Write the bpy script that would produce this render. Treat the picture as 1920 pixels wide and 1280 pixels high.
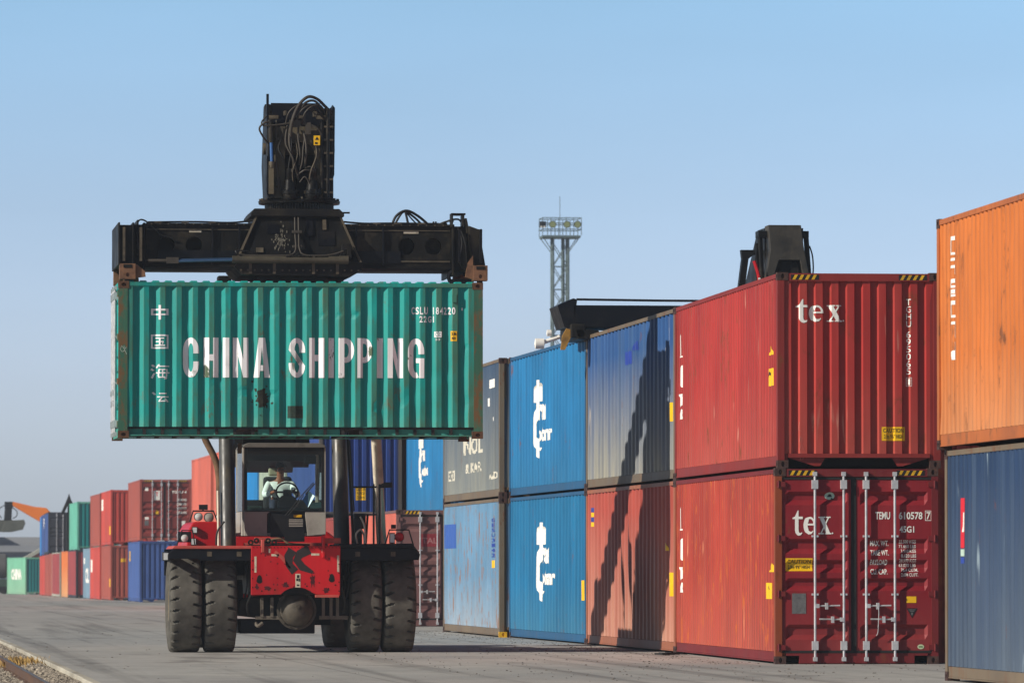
import bpy, bmesh, math, random
from mathutils import Vector, Matrix, noise as mnoise
R = math.radians
random.seed(7)
for o in list(bpy.data.objects):
    bpy.data.objects.remove(o)
SC = bpy.context.scene
COL = SC.collection

# ------------------------------------------------------------------ camera
TH = 0.1073146                       # row of containers runs along +Y; camera looks this much to the right of it
CAM_H = 1.376
cam = bpy.data.cameras.new('camera')
cam.sensor_width = 36.0
cam.lens = 11526.0 / 1920 * 36.0
cam.clip_start = 0.5
cam.clip_end = 6000
cam.dof.use_dof = True
cam.dof.focus_distance = 101.0
cam.dof.aperture_fstop = 6.0
camo = bpy.data.objects.new('camera', cam)
COL.objects.link(camo)
camo.location = (0, 0, CAM_H)
PITCH = math.atan((1069.8 - 640) / 11526.0)
camo.rotation_euler = (math.pi / 2 + PITCH, 0, -TH)
SC.camera = camo

# ------------------------------------------------------------------ light
SUN_EL = R(28.0)
SUN_AZ = R(21.0)                     # sun stands left of the scene, a little towards the camera
to_sun = Vector((-math.cos(SUN_AZ) * math.cos(SUN_EL), -math.sin(SUN_AZ) * math.cos(SUN_EL), math.sin(SUN_EL)))
sl = bpy.data.lights.new('sun', 'SUN')
sl.energy = 5.0
sl.angle = R(0.5)
sl.color = (1.0, 0.93, 0.82)
so = bpy.data.objects.new('sun', sl)
COL.objects.link(so)
so.rotation_euler = to_sun.to_track_quat('Z', 'Y').to_euler()
so.location = (-60, -10, 60)
W = bpy.data.worlds.new('World')
SC.world = W
W.use_nodes = True
wn, wl = W.node_tree.nodes, W.node_tree.links
bg = wn['Background']
sky = wn.new('ShaderNodeTexSky')
sky.sky_type = 'NISHITA'
sky.sun_disc = False
sky.sun_elevation = SUN_EL
sky.sun_rotation = math.atan2(to_sun.x, to_sun.y)
sky.air_density = 1.0
sky.dust_density = 0.6
sky.ozone_density = 2.0
geo = wn.new('ShaderNodeTexCoord'); sx_ = wn.new('ShaderNodeSeparateXYZ'); wl.new(geo.outputs['Generated'], sx_.inputs[0])
cr = wn.new('ShaderNodeValToRGB'); wl.new(sx_.outputs[2], cr.inputs[0])
el = cr.color_ramp.elements
el[0].position = 0.0; el[0].color = (.54, .63, .97, 1)      # sky tint by elevation: paler at the horizon, dimmed overhead to cut fill light
el[1].position = 1.0; el[1].color = (.022, .034, .052, 1)
for p_, c_ in ((.03, (.545, .62, .96, 1)), (.045, (.54, .62, .945, 1)), (.06, (.48, .56, .82, 1)), (.095, (.42, .55, .74, 1)), (.125, (.30, .42, .58, 1)), (.17, (.12, .18, .27, 1)), (.35, (.036, .056, .085, 1))):
    e_ = el.new(p_); e_.color = c_
mx_ = wn.new('ShaderNodeMix'); mx_.data_type = 'RGBA'; mx_.blend_type = 'MULTIPLY'; mx_.inputs[0].default_value = 1.0
wl.new(sky.outputs[0], mx_.inputs[6]); wl.new(cr.outputs[0], mx_.inputs[7])
nz_ = wn.new('ShaderNodeTexNoise'); nz_.inputs['Scale'].default_value = 7.0; nz_.inputs['Detail'].default_value = 5.0
mp_ = wn.new('ShaderNodeMapping'); mp_.inputs['Scale'].default_value = (1, 1, 4.5); wl.new(geo.outputs['Generated'], mp_.inputs[0]); wl.new(mp_.outputs[0], nz_.inputs[0])
mr_ = wn.new('ShaderNodeMapRange'); mr_.inputs[1].default_value = .3; mr_.inputs[2].default_value = .7; mr_.inputs[3].default_value = .955; mr_.inputs[4].default_value = 1.045; wl.new(nz_.outputs[0], mr_.inputs[0])
hz_ = wn.new('ShaderNodeVectorMath'); hz_.operation = 'SCALE'; wl.new(mx_.outputs[2], hz_.inputs[0]); wl.new(mr_.outputs[0], hz_.inputs[3])
sc_ = wn.new('ShaderNodeVectorMath'); sc_.operation = 'SCALE'; sc_.inputs[3].default_value = 1.43
wl.new(hz_.outputs[0], sc_.inputs[0]); wl.new(sc_.outputs[0], bg.inputs[0])
bg.inputs[1].default_value = 0.145
SC.view_settings.view_transform = 'Standard'
SC.view_settings.look = 'None'
SC.view_settings.exposure = 0.05
SC.view_settings.gamma = 1.0
SC.cycles.max_bounces = 6
SC.cycles.transparent_max_bounces = 12
SC.cycles.volume_bounces = 0

# ------------------------------------------------------------------ material helpers
def lin(c):
    c /= 255.0
    return c / 12.92 if c <= 0.04045 else ((c + 0.055) / 1.055) ** 2.4
def C(r, g, b, k=1.0):
    return (lin(r) * k, lin(g) * k, lin(b) * k)
MATS = {}
class NT:
    def __init__(s, name):
        s.m = bpy.data.materials.new(name)
        s.m.use_nodes = True
        s.n = s.m.node_tree.nodes
        s.l = s.m.node_tree.links
        s.b = s.n['Principled BSDF']
        s.out = s.n['Material Output']
        s.tc = s.n.new('ShaderNodeTexCoord').outputs['Object']
    def noise(s, scale, detail=3.0, rough=0.55, stretch=None, off=0.0):
        t = s.n.new('ShaderNodeTexNoise')
        t.inputs['Scale'].default_value = scale
        t.inputs['Detail'].default_value = detail
        t.inputs['Roughness'].default_value = rough
        mp = s.n.new('ShaderNodeMapping')
        mp.inputs['Location'].default_value = (off, off * 1.7, off * 0.6)
        if stretch: mp.inputs['Scale'].default_value = stretch
        s.l.new(s.tc, mp.inputs[0]); s.l.new(mp.outputs[0], t.inputs[0])
        return t.outputs[0]
    def ramp(s, fac, a, b, va=0.0, vb=1.0):
        r = s.n.new('ShaderNodeMapRange')
        r.inputs[1].default_value = a; r.inputs[2].default_value = b
        r.inputs[3].default_value = va; r.inputs[4].default_value = vb
        s.l.new(fac, r.inputs[0])
        return r.outputs[0]
    def mul(s, a, b, op='MULTIPLY'):
        m = s.n.new('ShaderNodeMath'); m.operation = op
        for i, v in enumerate((a, b)):
            if isinstance(v, (int, float)): m.inputs[i].default_value = v
            else: s.l.new(v, m.inputs[i])
        return m.outputs[0]
    def mix(s, fac, a, b):
        m = s.n.new('ShaderNodeMix'); m.data_type = 'RGBA'
        if isinstance(fac, (int, float)): m.inputs[0].default_value = fac
        else: s.l.new(fac, m.inputs[0])
        for i, v in ((6, a), (7, b)):
            if isinstance(v, tuple): m.inputs[i].default_value = (*v[:3], 1)
            else: s.l.new(v, m.inputs[i])
        return m.outputs[2]
    def sep(s):
        x = s.n.new('ShaderNodeSeparateXYZ'); s.l.new(s.tc, x.inputs[0]); return x.outputs
    def color(s, c):
        if isinstance(c, tuple): s.b.inputs['Base Color'].default_value = (*c[:3], 1)
        else: s.l.new(c, s.b.inputs['Base Color'])
    def set(s, rough=0.5, metal=0.0, spec=0.4):
        if isinstance(rough, float): s.b.inputs['Roughness'].default_value = rough
        else: s.l.new(rough, s.b.inputs['Roughness'])
        s.b.inputs['Metallic'].default_value = metal
        s.b.inputs['Specular IOR Level'].default_value = spec
    def bump(s, h, strength=0.2, dist=0.02):
        b = s.n.new('ShaderNodeBump'); b.inputs['Strength'].default_value = strength
        b.inputs['Distance'].default_value = dist
        s.l.new(h, b.inputs['Height']); s.l.new(b.outputs[0], s.b.inputs['Normal'])

RUST = C(120, 66, 36, .8)
def paint(name, base, fade=None, dust=None, dust_top=0.6, dust_amt=0.6, rust=0.35, streak=0.25, scratch=None, seed=0.0, rough=0.55, rustc=RUST, H=2.9, rib=None, ribamt=.55, ridge=None):
    """weathered container paint: patchy fading, vertical wash streaks, rust spots, dust settled on the lower part"""
    if name in MATS: return MATS[name]
    t = NT(name)
    off = seed * 3.1 + len(name)
    big = t.noise(0.5, 4, .6, (1, 1, .8), off)
    fade = fade or tuple(min(1, c * 1.25 + .02) for c in base)
    dark = tuple(c * .74 for c in base)
    c = t.mix(t.ramp(big, .35, .65), dark, base)
    st = t.noise(3.0, 4, .65, (1, 1, .045), off + 4)
    c = t.mix(t.ramp(st, .48, .75, 0, streak), c, fade)
    st2 = t.noise(7.0, 3, .6, (1, 1, .03), off + 9)
    c = t.mix(t.ramp(st2, .5, .72, 0, streak * .9), c, tuple(x * .5 for x in base))
    if dust:
        z = t.sep()[2]
        g = t.ramp(z, 0.0, dust_top * H, 1.0, 0.0)
        n = t.ramp(t.noise(1.1, 5, .65, (1, 1, .35), off + 2), .25, .75, .55, 1.15)
        f = t.mul(t.mul(g, n), dust_amt)
        c = t.mix(f, c, dust)
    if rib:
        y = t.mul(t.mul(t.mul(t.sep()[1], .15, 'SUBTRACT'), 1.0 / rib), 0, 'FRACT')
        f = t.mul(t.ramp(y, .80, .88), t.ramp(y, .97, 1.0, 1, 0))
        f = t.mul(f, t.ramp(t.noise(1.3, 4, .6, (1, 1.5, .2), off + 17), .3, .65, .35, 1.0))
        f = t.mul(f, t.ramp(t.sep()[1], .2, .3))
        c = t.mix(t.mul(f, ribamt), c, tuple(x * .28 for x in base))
    if ridge:
        xx = t.sep()[0]
        f = t.mul(t.ramp(xx, .017, .021, 1, 0), t.ramp(t.noise(1.6, 6, .7, (1, 1.3, .35), off + 23), .40, .60, 0, .8))
        c = t.mix(f, c, ridge)
    if scratch:
        sn = t.noise(9.0, 2, .5, (1.0, 1.0, .12), off + 13)
        sm = t.noise(.8, 2, .5, None, off + 3)
        f = t.mul(t.ramp(sn, .665, .73), t.ramp(sm, .46, .6))
        c = t.mix(t.mul(f, .75), c, scratch)
    rn = t.noise(4.0, 8, .72, (1, 1, .5), off + 6)
    rm = t.noise(.9, 3, .5, None, off + 8)
    f = t.mul(t.ramp(rn, .62 - .10 * rust, .69 - .08 * rust), t.ramp(rm, .60 - .34 * rust, .76 - .26 * rust))
    c = t.mix(t.mul(f, .85), c, rustc)
    t.color(c)
    t.set(t.ramp(big, .3, .7, rough - .08, rough + .12), 0, .35)
    t.bump(t.noise(2.2, 4, .6, None, off), .25, .02)
    MATS[name] = t.m
    return t.m
def plain(name, base, var=0.25, scale=4.0, rough=0.5, metal=0.0, spec=.4, dirt=None, dirt_amt=.5, bump=.15, stretch=None):
    if name in MATS: return MATS[name]
    t = NT(name)
    n = t.noise(scale, 5, .62, stretch, len(name))
    c = t.mix(t.ramp(n, .3, .7), tuple(x * (1 - var) for x in base), tuple(min(1, x * (1 + var)) for x in base))
    if dirt:
        d = t.noise(scale * .6, 6, .7, stretch, len(name) + 5)
        c = t.mix(t.ramp(d, .50, .68, 0, dirt_amt), c, dirt)
    t.color(c); t.set(t.ramp(n, .3, .7, max(.05, rough - .1), min(1, rough + .12)), metal, spec)
    if bump: t.bump(n, bump, .01)
    MATS[name] = t.m
    return t.m
def worn(name, base, under, amount=.5, scale=3.0, seed=0.):
    """painted letters with patches flaked off"""
    if name in MATS: return MATS[name]
    t = NT(name)
    n = t.noise(scale, 7, .68, (1, 1, .6), seed)
    b = t.noise(.9, 2, .5, None, seed + 3)
    f = t.mul(t.ramp(n, .58, .61), t.ramp(b, .62 - .25 * amount, .68 - .2 * amount))
    d = t.noise(8, 5, .6, (1, 1, .2), seed + 7)
    c = t.mix(t.ramp(d, .4, .8, 0, .35), base, tuple(x * .75 for x in base))
    c = t.mix(f, c, under)
    t.color(c); t.set(.55, 0, .3)
    MATS[name] = t.m
    return t.m
def glassmat(name, tint, refl=.1):
    if name in MATS: return MATS[name]
    t = NT(name)
    tr = t.n.new('ShaderNodeBsdfTransparent'); tr.inputs[0].default_value = (*tint, 1)
    gl = t.n.new('ShaderNodeBsdfGlossy'); gl.inputs['Roughness'].default_value = .03
    fr = t.n.new('ShaderNodeFresnel'); fr.inputs[0].default_value = 1.22
    mx = t.n.new('ShaderNodeMixShader')
    t.l.new(fr.outputs[0], mx.inputs[0]); t.l.new(tr.outputs[0], mx.inputs[1]); t.l.new(gl.outputs[0], mx.inputs[2])
    t.l.new(mx.outputs[0], t.out.inputs[0])
    MATS[name] = t.m
    return t.m

# ------------------------------------------------------------------ mesh helpers
class MB:
    def __init__(s): s.v = []; s.f = []
    def add(s, vs, fs):
        o = len(s.v); s.v += [tuple(p) for p in vs]; s.f += [tuple(i + o for i in f) for f in fs]; return s
    def box(s, x0, x1, y0, y1, z0, z1):
        v = [(x, y, z) for z in (z0, z1) for y in (y0, y1) for x in (x0, x1)]
        return s.add(v, [(0, 2, 3, 1), (4, 5, 7, 6), (0, 1, 5, 4), (2, 6, 7, 3), (0, 4, 6, 2), (1, 3, 7, 5)])
    def prism(s, poly, axis, a, b):
        """extrude a 2D polygon; axis 'x': (y,z), 'y': (x,z), 'z': (x,y)"""
        n = len(poly)
        def P(p, t):
            return (t, p[0], p[1]) if axis == 'x' else (p[0], t, p[1]) if axis == 'y' else (p[0], p[1], t)
        v = [P(p, a) for p in poly] + [P(p, b) for p in poly]
        f = [tuple(range(n)), tuple(reversed(range(n, 2 * n)))] + [(i, i + n, (i + 1) % n + n, (i + 1) % n) for i in range(n)]
        return s.add(v, f)
    def cyl(s, p0, p1, r0, r1=None, n=16, caps=True):
        p0, p1 = Vector(p0), Vector(p1); r1 = r0 if r1 is None else r1
        d = (p1 - p0).normalized()
        a = d.orthogonal().normalized(); b = d.cross(a)
        v = []
        for p, r in ((p0, r0), (p1, r1)):
            for i in range(n):
                t = 2 * math.pi * i / n
                v.append(p + a * (r * math.cos(t)) + b * (r * math.sin(t)))
        f = [(i, (i + 1) % n, (i + 1) % n + n, i + n) for i in range(n)]
        if caps: f += [tuple(reversed(range(n))), tuple(range(n, 2 * n))]
        return s.add(v, f)
    def tube(s, pts, r, n=8, smooth=6):
        P = [Vector(p) for p in pts]
        if smooth and len(P) > 2:
            Q = []
            for i in range(len(P) - 1):
                a, b, c, d = P[max(i - 1, 0)], P[i], P[i + 1], P[min(i + 2, len(P) - 1)]
                for k in range(smooth):
                    t = k / smooth
                    Q.append(.5 * ((2 * b) + (c - a) * t + (2 * a - 5 * b + 4 * c - d) * t * t + (3 * b - a - 3 * c + d) * t ** 3))
            P = Q + [P[-1]]
        v = []; up = None
        for i, p in enumerate(P):
            d = (P[min(i + 1, len(P) - 1)] - P[max(i - 1, 0)]).normalized()
            a = d.orthogonal().normalized() if up is None else (up - d * up.dot(d)).normalized()
            up = a; b = d.cross(a)
            for k in range(n):
                t = 2 * math.pi * k / n
                v.append(p + a * (r * math.cos(t)) + b * (r * math.sin(t)))
        f = []
        for i in range(len(P) - 1):
            for k in range(n):
                f.append((i * n + k, i * n + (k + 1) % n, (i + 1) * n + (k + 1) % n, (i + 1) * n + k))
        f += [tuple(reversed(range(n))), tuple(range(len(v) - n, len(v)))]
        return s.add(v, f)
    def lathe(s, prof, center, axis='x', n=32):
        """prof: list of (a, r): a along axis"""
        v = []; f = []; m = len(prof)
        for i in range(n):
            t = 2 * math.pi * i / n
            for a, r in prof:
                q = (r * math.cos(t), r * math.sin(t))
                p = (a, q[0], q[1]) if axis == 'x' else (q[0], a, q[1]) if axis == 'y' else (q[0], q[1], a)
                v.append((p[0] + center[0], p[1] + center[1], p[2] + center[2]))
        for i in range(n):
            for k in range(m - 1):
                f.append((i * m + k, i * m + k + 1, ((i + 1) % n) * m + k + 1, ((i + 1) % n) * m + k))
        return s.add(v, f)
    def holeplate(s, x0, x1, z0, z1, cx, cz, rx, rz, y, depth, n=20, back=True):
        """rectangle in the XZ plane (facing -Y) with an elliptic hole sunk `depth` deep"""
        rect = []
        per = [(x0, z0), (x1, z0), (x1, z1), (x0, z1)]
        ring = []; outer = []
        for i in range(n):
            t = 2 * math.pi * i / n
            dx, dz = math.cos(t), math.sin(t)
            ring.append((cx + rx * dx, cz + rz * dz))
            ks = []
            if dx > 1e-6: ks.append((x1 - cx) / dx)
            if dx < -1e-6: ks.append((x0 - cx) / dx)
            if dz > 1e-6: ks.append((z1 - cz) / dz)
            if dz < -1e-6: ks.append((z0 - cz) / dz)
            k = min(ks); outer.append((cx + k * dx, cz + k * dz))
        v = [(p[0], y, p[1]) for p in outer] + [(p[0], y, p[1]) for p in ring] + [(p[0], y + depth, p[1]) for p in ring]
        f = []
        for i in range(n):
            j = (i + 1) % n
            f += [(i, j, n + j, n + i), (n + i, n + j, 2 * n + j, 2 * n + i)]
        if back: f.append(tuple(range(2 * n, 3 * n)))
        s.add(v, f)
        # corner triangles
        for (px, pz) in per:
            best = [i for i in range(n)]
            for i in range(n):
                j = (i + 1) % n
                a, b = outer[i], outer[j]
                if abs(a[0] - b[0]) > 1e-5 and abs(a[1] - b[1]) > 1e-5:
                    if (abs(a[0] - px) < 1e-5 or abs(b[0] - px) < 1e-5) and (abs(a[1] - pz) < 1e-5 or abs(b[1] - pz) < 1e-5):
                        s.add([(a[0], y, a[1]), (px, y, pz), (b[0], y, b[1])], [(0, 1, 2)])
        return s
    def build(s, name, mat, parent=None, smooth=False, bevel=0.0, loc=None):
        me = bpy.data.meshes.new(name)
        me.from_pydata(s.v, [], s.f)
        bm = bmesh.new(); bm.from_mesh(me)
        bmesh.ops.recalc_face_normals(bm, faces=bm.faces)
        if smooth:
            for f in bm.faces: f.smooth = True
            for e in bm.edges:
                if len(e.link_faces) == 2 and e.calc_face_angle(0) > R(38): e.smooth = False
        bm.to_mesh(me); bm.free()
        o = bpy.data.objects.new(name, me)
        me.materials.append(mat)
        COL.objects.link(o)
        if parent: o.parent = parent
        if loc: o.location = loc
        if bevel:
            b = o.modifiers.new('bevel', 'BEVEL'); b.width = bevel; b.segments = 2; b.limit_method = 'ANGLE'
        return o
def thing(name, label, cat, loc=(0, 0, 0), rotz=0.0, group=None):
    o = bpy.data.objects.new(name, None)
    COL.objects.link(o)
    o.location = loc; o.rotation_euler = (0, 0, rotz)
    o['label'] = label; o['category'] = cat
    if group: o['group'] = group
    return o
def tag(o, label, cat, group=None):
    o['label'] = label; o['category'] = cat
    if group: o['group'] = group
    return o

# ------------------------------------------------------------------ lettering
def txt_bm(s, bold=0.0, res=3):
    cu = bpy.data.curves.new('t', 'FONT')
    cu.body = s; cu.size = 1.0; cu.offset = bold; cu.resolution_u = res
    ob = bpy.data.objects.new('t', cu)
    me = ob.to_mesh()
    bm = bmesh.new(); bm.from_mesh(me)
    ob.to_mesh_clear()
    bpy.data.objects.remove(ob); bpy.data.curves.remove(cu)
    return bm
def poly_bm(polys):
    bm = bmesh.new()
    for p in polys:
        bm.faces.new([bm.verts.new((a, b, 0)) for a, b in p])
    bmesh.ops.triangulate(bm, faces=bm.faces)
    return bm
def fit(bm, u0, u1, v0, v1):
    xs = [v.co.x for v in bm.verts]; ys = [v.co.y for v in bm.verts]
    ax, bx, ay, by = min(xs), max(xs), min(ys), max(ys)
    for v in bm.verts:
        v.co.x = u0 + (v.co.x - ax) / (bx - ax) * (u1 - u0)
        v.co.y = v0 + (v.co.y - ay) / (by - ay) * (v1 - v0)
        v.co.z = 0
    return bm
class Surf:
    """a sheet described by fold lines in u and v and a depth at every crossing; lettering is cut along the folds and laid on it"""
    def __init__(s, us, vs, depth, mapf):
        s.us, s.vs, s.depth, s.mapf = us, vs, depth, mapf
        s.grid = [[depth(u, v) for v in vs] for u in us]
    def d(s, u, v):
        us, vs = s.us, s.vs
        u = min(max(u, us[0]), us[-1]); v = min(max(v, vs[0]), vs[-1])
        import bisect
        i = min(max(bisect.bisect_right(us, u) - 1, 0), len(us) - 2)
        j = min(max(bisect.bisect_right(vs, v) - 1, 0), len(vs) - 2)
        a = (u - us[i]) / (us[i + 1] - us[i]); b = (v - vs[j]) / (vs[j + 1] - vs[j])
        g = s.grid
        return (g[i][j] * (1 - a) + g[i + 1][j] * a) * (1 - b) + (g[i][j + 1] * (1 - a) + g[i + 1][j + 1] * a) * b
    def mesh(s, name, mat, parent):
        nv = len(s.vs); mb = MB()
        v = [s.mapf(u, w, s.grid[i][j]) for i, u in enumerate(s.us) for j, w in enumerate(s.vs)]
        f = [(i * nv + j, (i + 1) * nv + j, (i + 1) * nv + j + 1, i * nv + j + 1) for i in range(len(s.us) - 1) for j in range(nv - 1)]
        return mb.add(v, f).build(name, mat, parent)
    def lay(s, bm, mat, parent, name='lettering', off=.005):
        xs = [v.co.x for v in bm.verts]; ys = [v.co.y for v in bm.verts]
        for u in s.us:
            if min(xs) < u < max(xs):
                bmesh.ops.bisect_plane(bm, geom=bm.verts[:] + bm.edges[:] + bm.faces[:], plane_co=(u, 0, 0), plane_no=(1, 0, 0), dist=1e-5)
        for w in s.vs:
            if min(ys) < w < max(ys):
                bmesh.ops.bisect_plane(bm, geom=bm.verts[:] + bm.edges[:] + bm.faces[:], plane_co=(0, w, 0), plane_no=(0, 1, 0), dist=1e-5)
        for v in bm.verts:
            v.co = Vector(s.mapf(v.co.x, v.co.y, s.d(v.co.x, v.co.y) - off))
        me = bpy.data.meshes.new(name); bm.to_mesh(me); bm.free()
        o = bpy.data.objects.new(name, me); me.materials.append(mat); COL.objects.link(o); o.parent = parent
        return o
    def text(s, string, u0, u1, v0, v1, mat, parent, bold=.02, name='lettering', off=.005):
        return s.lay(fit(txt_bm(string, bold), u0, u1, v0, v1), mat, parent, name, off)
    def rect(s, u0, u1, v0, v1, mat, parent, name='sticker', off=.004):
        return s.lay(poly_bm([[(u0, v0), (u1, v0), (u1, v1), (u0, v1)]]), mat, parent, name, off)
    def polys(s, ps, mat, parent, name='lettering', off=.005):
        return s.lay(poly_bm(ps), mat, parent, name, off)
def stroke(pts, w):
    """thick polyline as separate quads"""
    out = []
    ws = w if isinstance(w, (list, tuple)) else [w] * len(pts)
    L = []; Rr = []
    n = len(pts)
    for i, (x, y) in enumerate(pts):
        ax, ay = pts[max(i - 1, 0)]; bx, by = pts[min(i + 1, n - 1)]
        dx, dy = bx - ax, by - ay; l = math.hypot(dx, dy) or 1
        nx, ny = -dy / l * ws[i] / 2, dx / l * ws[i] / 2
        L.append((x + nx, y + ny)); Rr.append((x - nx, y - ny))
    for i in range(n - 1):
        out.append([Rr[i], Rr[i + 1], L[i + 1], L[i]])
    return out
def serif_tex():
    """the word tex in a bold serif face, about 2.75 wide and 1.35 high; kept as layers so nothing overlaps in one plane"""
    def arc(cx, cy, rx, ry, a0, a1, n, wf):
        return [((cx + rx * math.cos(R(a0 + (a1 - a0) * i / n))), (cy + ry * math.sin(R(a0 + (a1 - a0) * i / n)))) for i in range(n + 1)]
    A = []; B = []
    # t
    A.append([(.18, .18), (.44, .18), (.44, .86), (.44, 1.35), (.38, 1.35), (.18, 1.0)])
    B.append([(0, .86), (0, .93), (.17, 1.0), (.75, 1.0), (.75, .86)])
    tail = arc(.52, .2, .2, .2, 180, 330, 10, 0)
    B += stroke(tail, [.26, .26, .24, .22, .20, .18, .15, .12, .10, .07, .05])
    # e
    cx, cy = 1.28, .5
    pts = [(cx + .33 * math.cos(R(a)), cy + .43 * math.sin(R(a))) for a in range(0, 316, 15)]
    ws = [.20 - .0 if a < 30 else (.12 if a < 110 else .30 if 135 <= a <= 225 else .2 if a < 270 else .14 if a < 300 else .06) for a in range(0, 316, 15)]
    A += stroke(pts, ws)
    B.append([(1.08, .50), (1.08, .60), (1.60, .60), (1.60, .50)])
    # x
    A.append([(1.98, .93), (2.28, .93), (2.74, .07), (2.44, .07)])
    B += [[(2.56, .93), (2.66, .93), (2.14, .07), (2.04, .07)]]
    A += [[(1.9, .93), (1.9, 1.0), (2.4, 1.0), (2.4, .93)], [(2.45, .93), (2.45, 1.0), (2.78, 1.0), (2.78, .93)],
          [(1.9, 0), (1.9, .07), (2.28, .07), (2.28, 0)], [(2.36, 0), (2.36, .07), (2.84, .07), (2.84, 0)]]
    # full stop
    A.append([(2.92 + .05 * math.cos(R(k * 45)), .06 + .05 * math.sin(R(k * 45))) for k in range(8)])
    return A, B
def lay_tex(surf, u, v, sc, mat, parent):
    A, B = serif_tex()
    for P, off in ((A, .005), (B, .0065)):
        surf.polys([[(u + a * sc, v + b * sc) for a, b in p] for p in P], mat, parent, off=off)

# ------------------------------------------------------------------ shared materials
WHITE = C(242, 238, 230, .95)
M_white = worn('white_lettering', WHITE, C(190, 180, 170, .6), .15)
M_yellow = plain('yellow_sticker', C(250, 195, 20, .85), .08, 6, .45)
M_black = plain('black_print', C(25, 25, 27), .1, 6, .5, bump=0)
M_hazy = plain('hazard_yellow', C(235, 180, 30, .8), .2, 9, .5, dirt=C(80, 60, 30), dirt_amt=.6)
M_galv = plain('galvanised_steel', C(205, 205, 208, .85), .12, 7, .38, .25, dirt=C(120, 100, 80), dirt_amt=.35)
M_gasket = plain('rubber_gasket', C(28, 27, 28), .2, 5, .7)
M_casting = plain('rusty_casting', C(96, 66, 44, .85), .35, 14, .75, dirt=C(60, 40, 28), dirt_amt=.7)
M_castdark = plain('dark_casting', C(70, 48, 44, .8), .3, 12, .7, dirt=C(110, 70, 45), dirt_amt=.5)
M_hole = plain('casting_hole', C(10, 9, 9), 0, 1, .9, bump=0)
M_under = plain('container_underside', C(40, 38, 38), .3, 3, .8)

# ------------------------------------------------------------------ container
CW = 2.438
def trap(t, p, flat_o, slope):
    """corrugation depth fraction 0 (outer) .. 1 (inner) inside one pitch"""
    t %= p
    if t < flat_o: return 0.
    if t < flat_o + slope: return (t - flat_o) / slope
    if t < p - slope: return 1.
    return (p - t) / slope
def folds(a, b, p, flat_o, slope):
    n = max(1, round((b - a) / p)); p = (b - a - flat_o) / n
    us = [a]
    for i in range(n):
        x = a + i * p
        us += [x + flat_o, x + flat_o + slope, x + p - slope, x + p]
    us.append(b)
    out = []
    for i in range(n): pass
    return us, p
def corr_surf(a, b, v0, v1, p, flat_o, slope, amp, mapf, rows=1, wob=0., dents=(), seed=0.):
    us, pp = folds(a, b, p, flat_o, slope)
    n = (len(us) - 2) // 4
    base = {}
    base[us[0]] = 0.
    for i in range(n):
        k = 1 + 4 * i
        base[us[k]] = 0.; base[us[k + 1]] = amp; base[us[k + 2]] = amp; base[us[k + 3]] = 0.
    base[us[-1]] = 0.
    vs = [v0 + (v1 - v0) * i / rows for i in range(rows + 1)]
    def depth(u, v):
        e = min(1., (v - v0) / .15, (v1 - v) / .15) if rows > 1 else 0
        d = base[u]
        if wob and e > 0:
            d += e * wob * mnoise.noise(Vector((u * 1.1 + seed, v * .9, seed * 2.3)))
            d += e * wob * .45 * mnoise.noise(Vector((u * 5.1 + seed, v * 1.6, 7.7 + seed)))
            for (du, dv, ru, rv, a_) in dents:
                q = ((u - du) / ru) ** 2 + ((v - dv) / rv) ** 2
                if q < 6: d += e * a_ * math.exp(-q)
        return max(d, -.004)
    return Surf(us, vs, depth, mapf)

def casting(parent, mat, x, y, z, near_y, near_x, nice):
    """x,y,z: which corner (0/1); a block with oval holes on its two outward faces"""
    w, l, h = .162, .178, .118
    return w, l, h
def add_casting(mb, mh, X0, Y0, Z0, sx, sy, nice):
    w, l, h = .162, .178, .118
    x0, x1 = X0, X0 + w; y0, y1 = Y0, Y0 + l; z0, z1 = Z0, Z0 + h
    if not nice:
        mb.box(x0, x1, y0, y1, z0, z1); return
    yo, yi = (y0, y1) if sy < 0 else (y1, y0)
    xo, xi = (x0, x1) if sx < 0 else (x1, x0)
    m = MB().holeplate(x0, x1, z0, z1, (x0 + x1) / 2, (z0 + z1) / 2, .026, .04, 0, .03, 14)
    for v in m.v: pass
    mb.add([(v[0], yo + (v[1] if sy < 0 else -v[1]), v[2]) for v in m.v], m.f)
    m = MB().holeplate(y0, y1, z0, z1, (y0 + y1) / 2, (z0 + z1) / 2, .04, .03, 0, .03, 14)
    mb.add([(xo + (v[1] if sx < 0 else -v[1]), v[0], v[2]) for v in m.v], m.f)
    mb.add([(x0, y0, z0), (x1, y0, z0), (x1, y1, z0), (x0, y1, z0)], [(0, 1, 2, 3)])
    mb.add([(x0, y0, z1), (x1, y0, z1), (x1, y1, z1), (x0, y1, z1)], [(0, 1, 2, 3)])
    mb.add([(x0, yi, z0), (x1, yi, z0), (x1, yi, z1), (x0, yi, z1)], [(0, 1, 2, 3)])
    mb.add([(xi, y0, z0), (xi, y1, z0), (xi, y1, z1), (xi, y0, z1)], [(0, 1, 2, 3)])
    # dark bottoms of the holes lie in the same mesh: a shallow pocket is dark by itself

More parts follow.
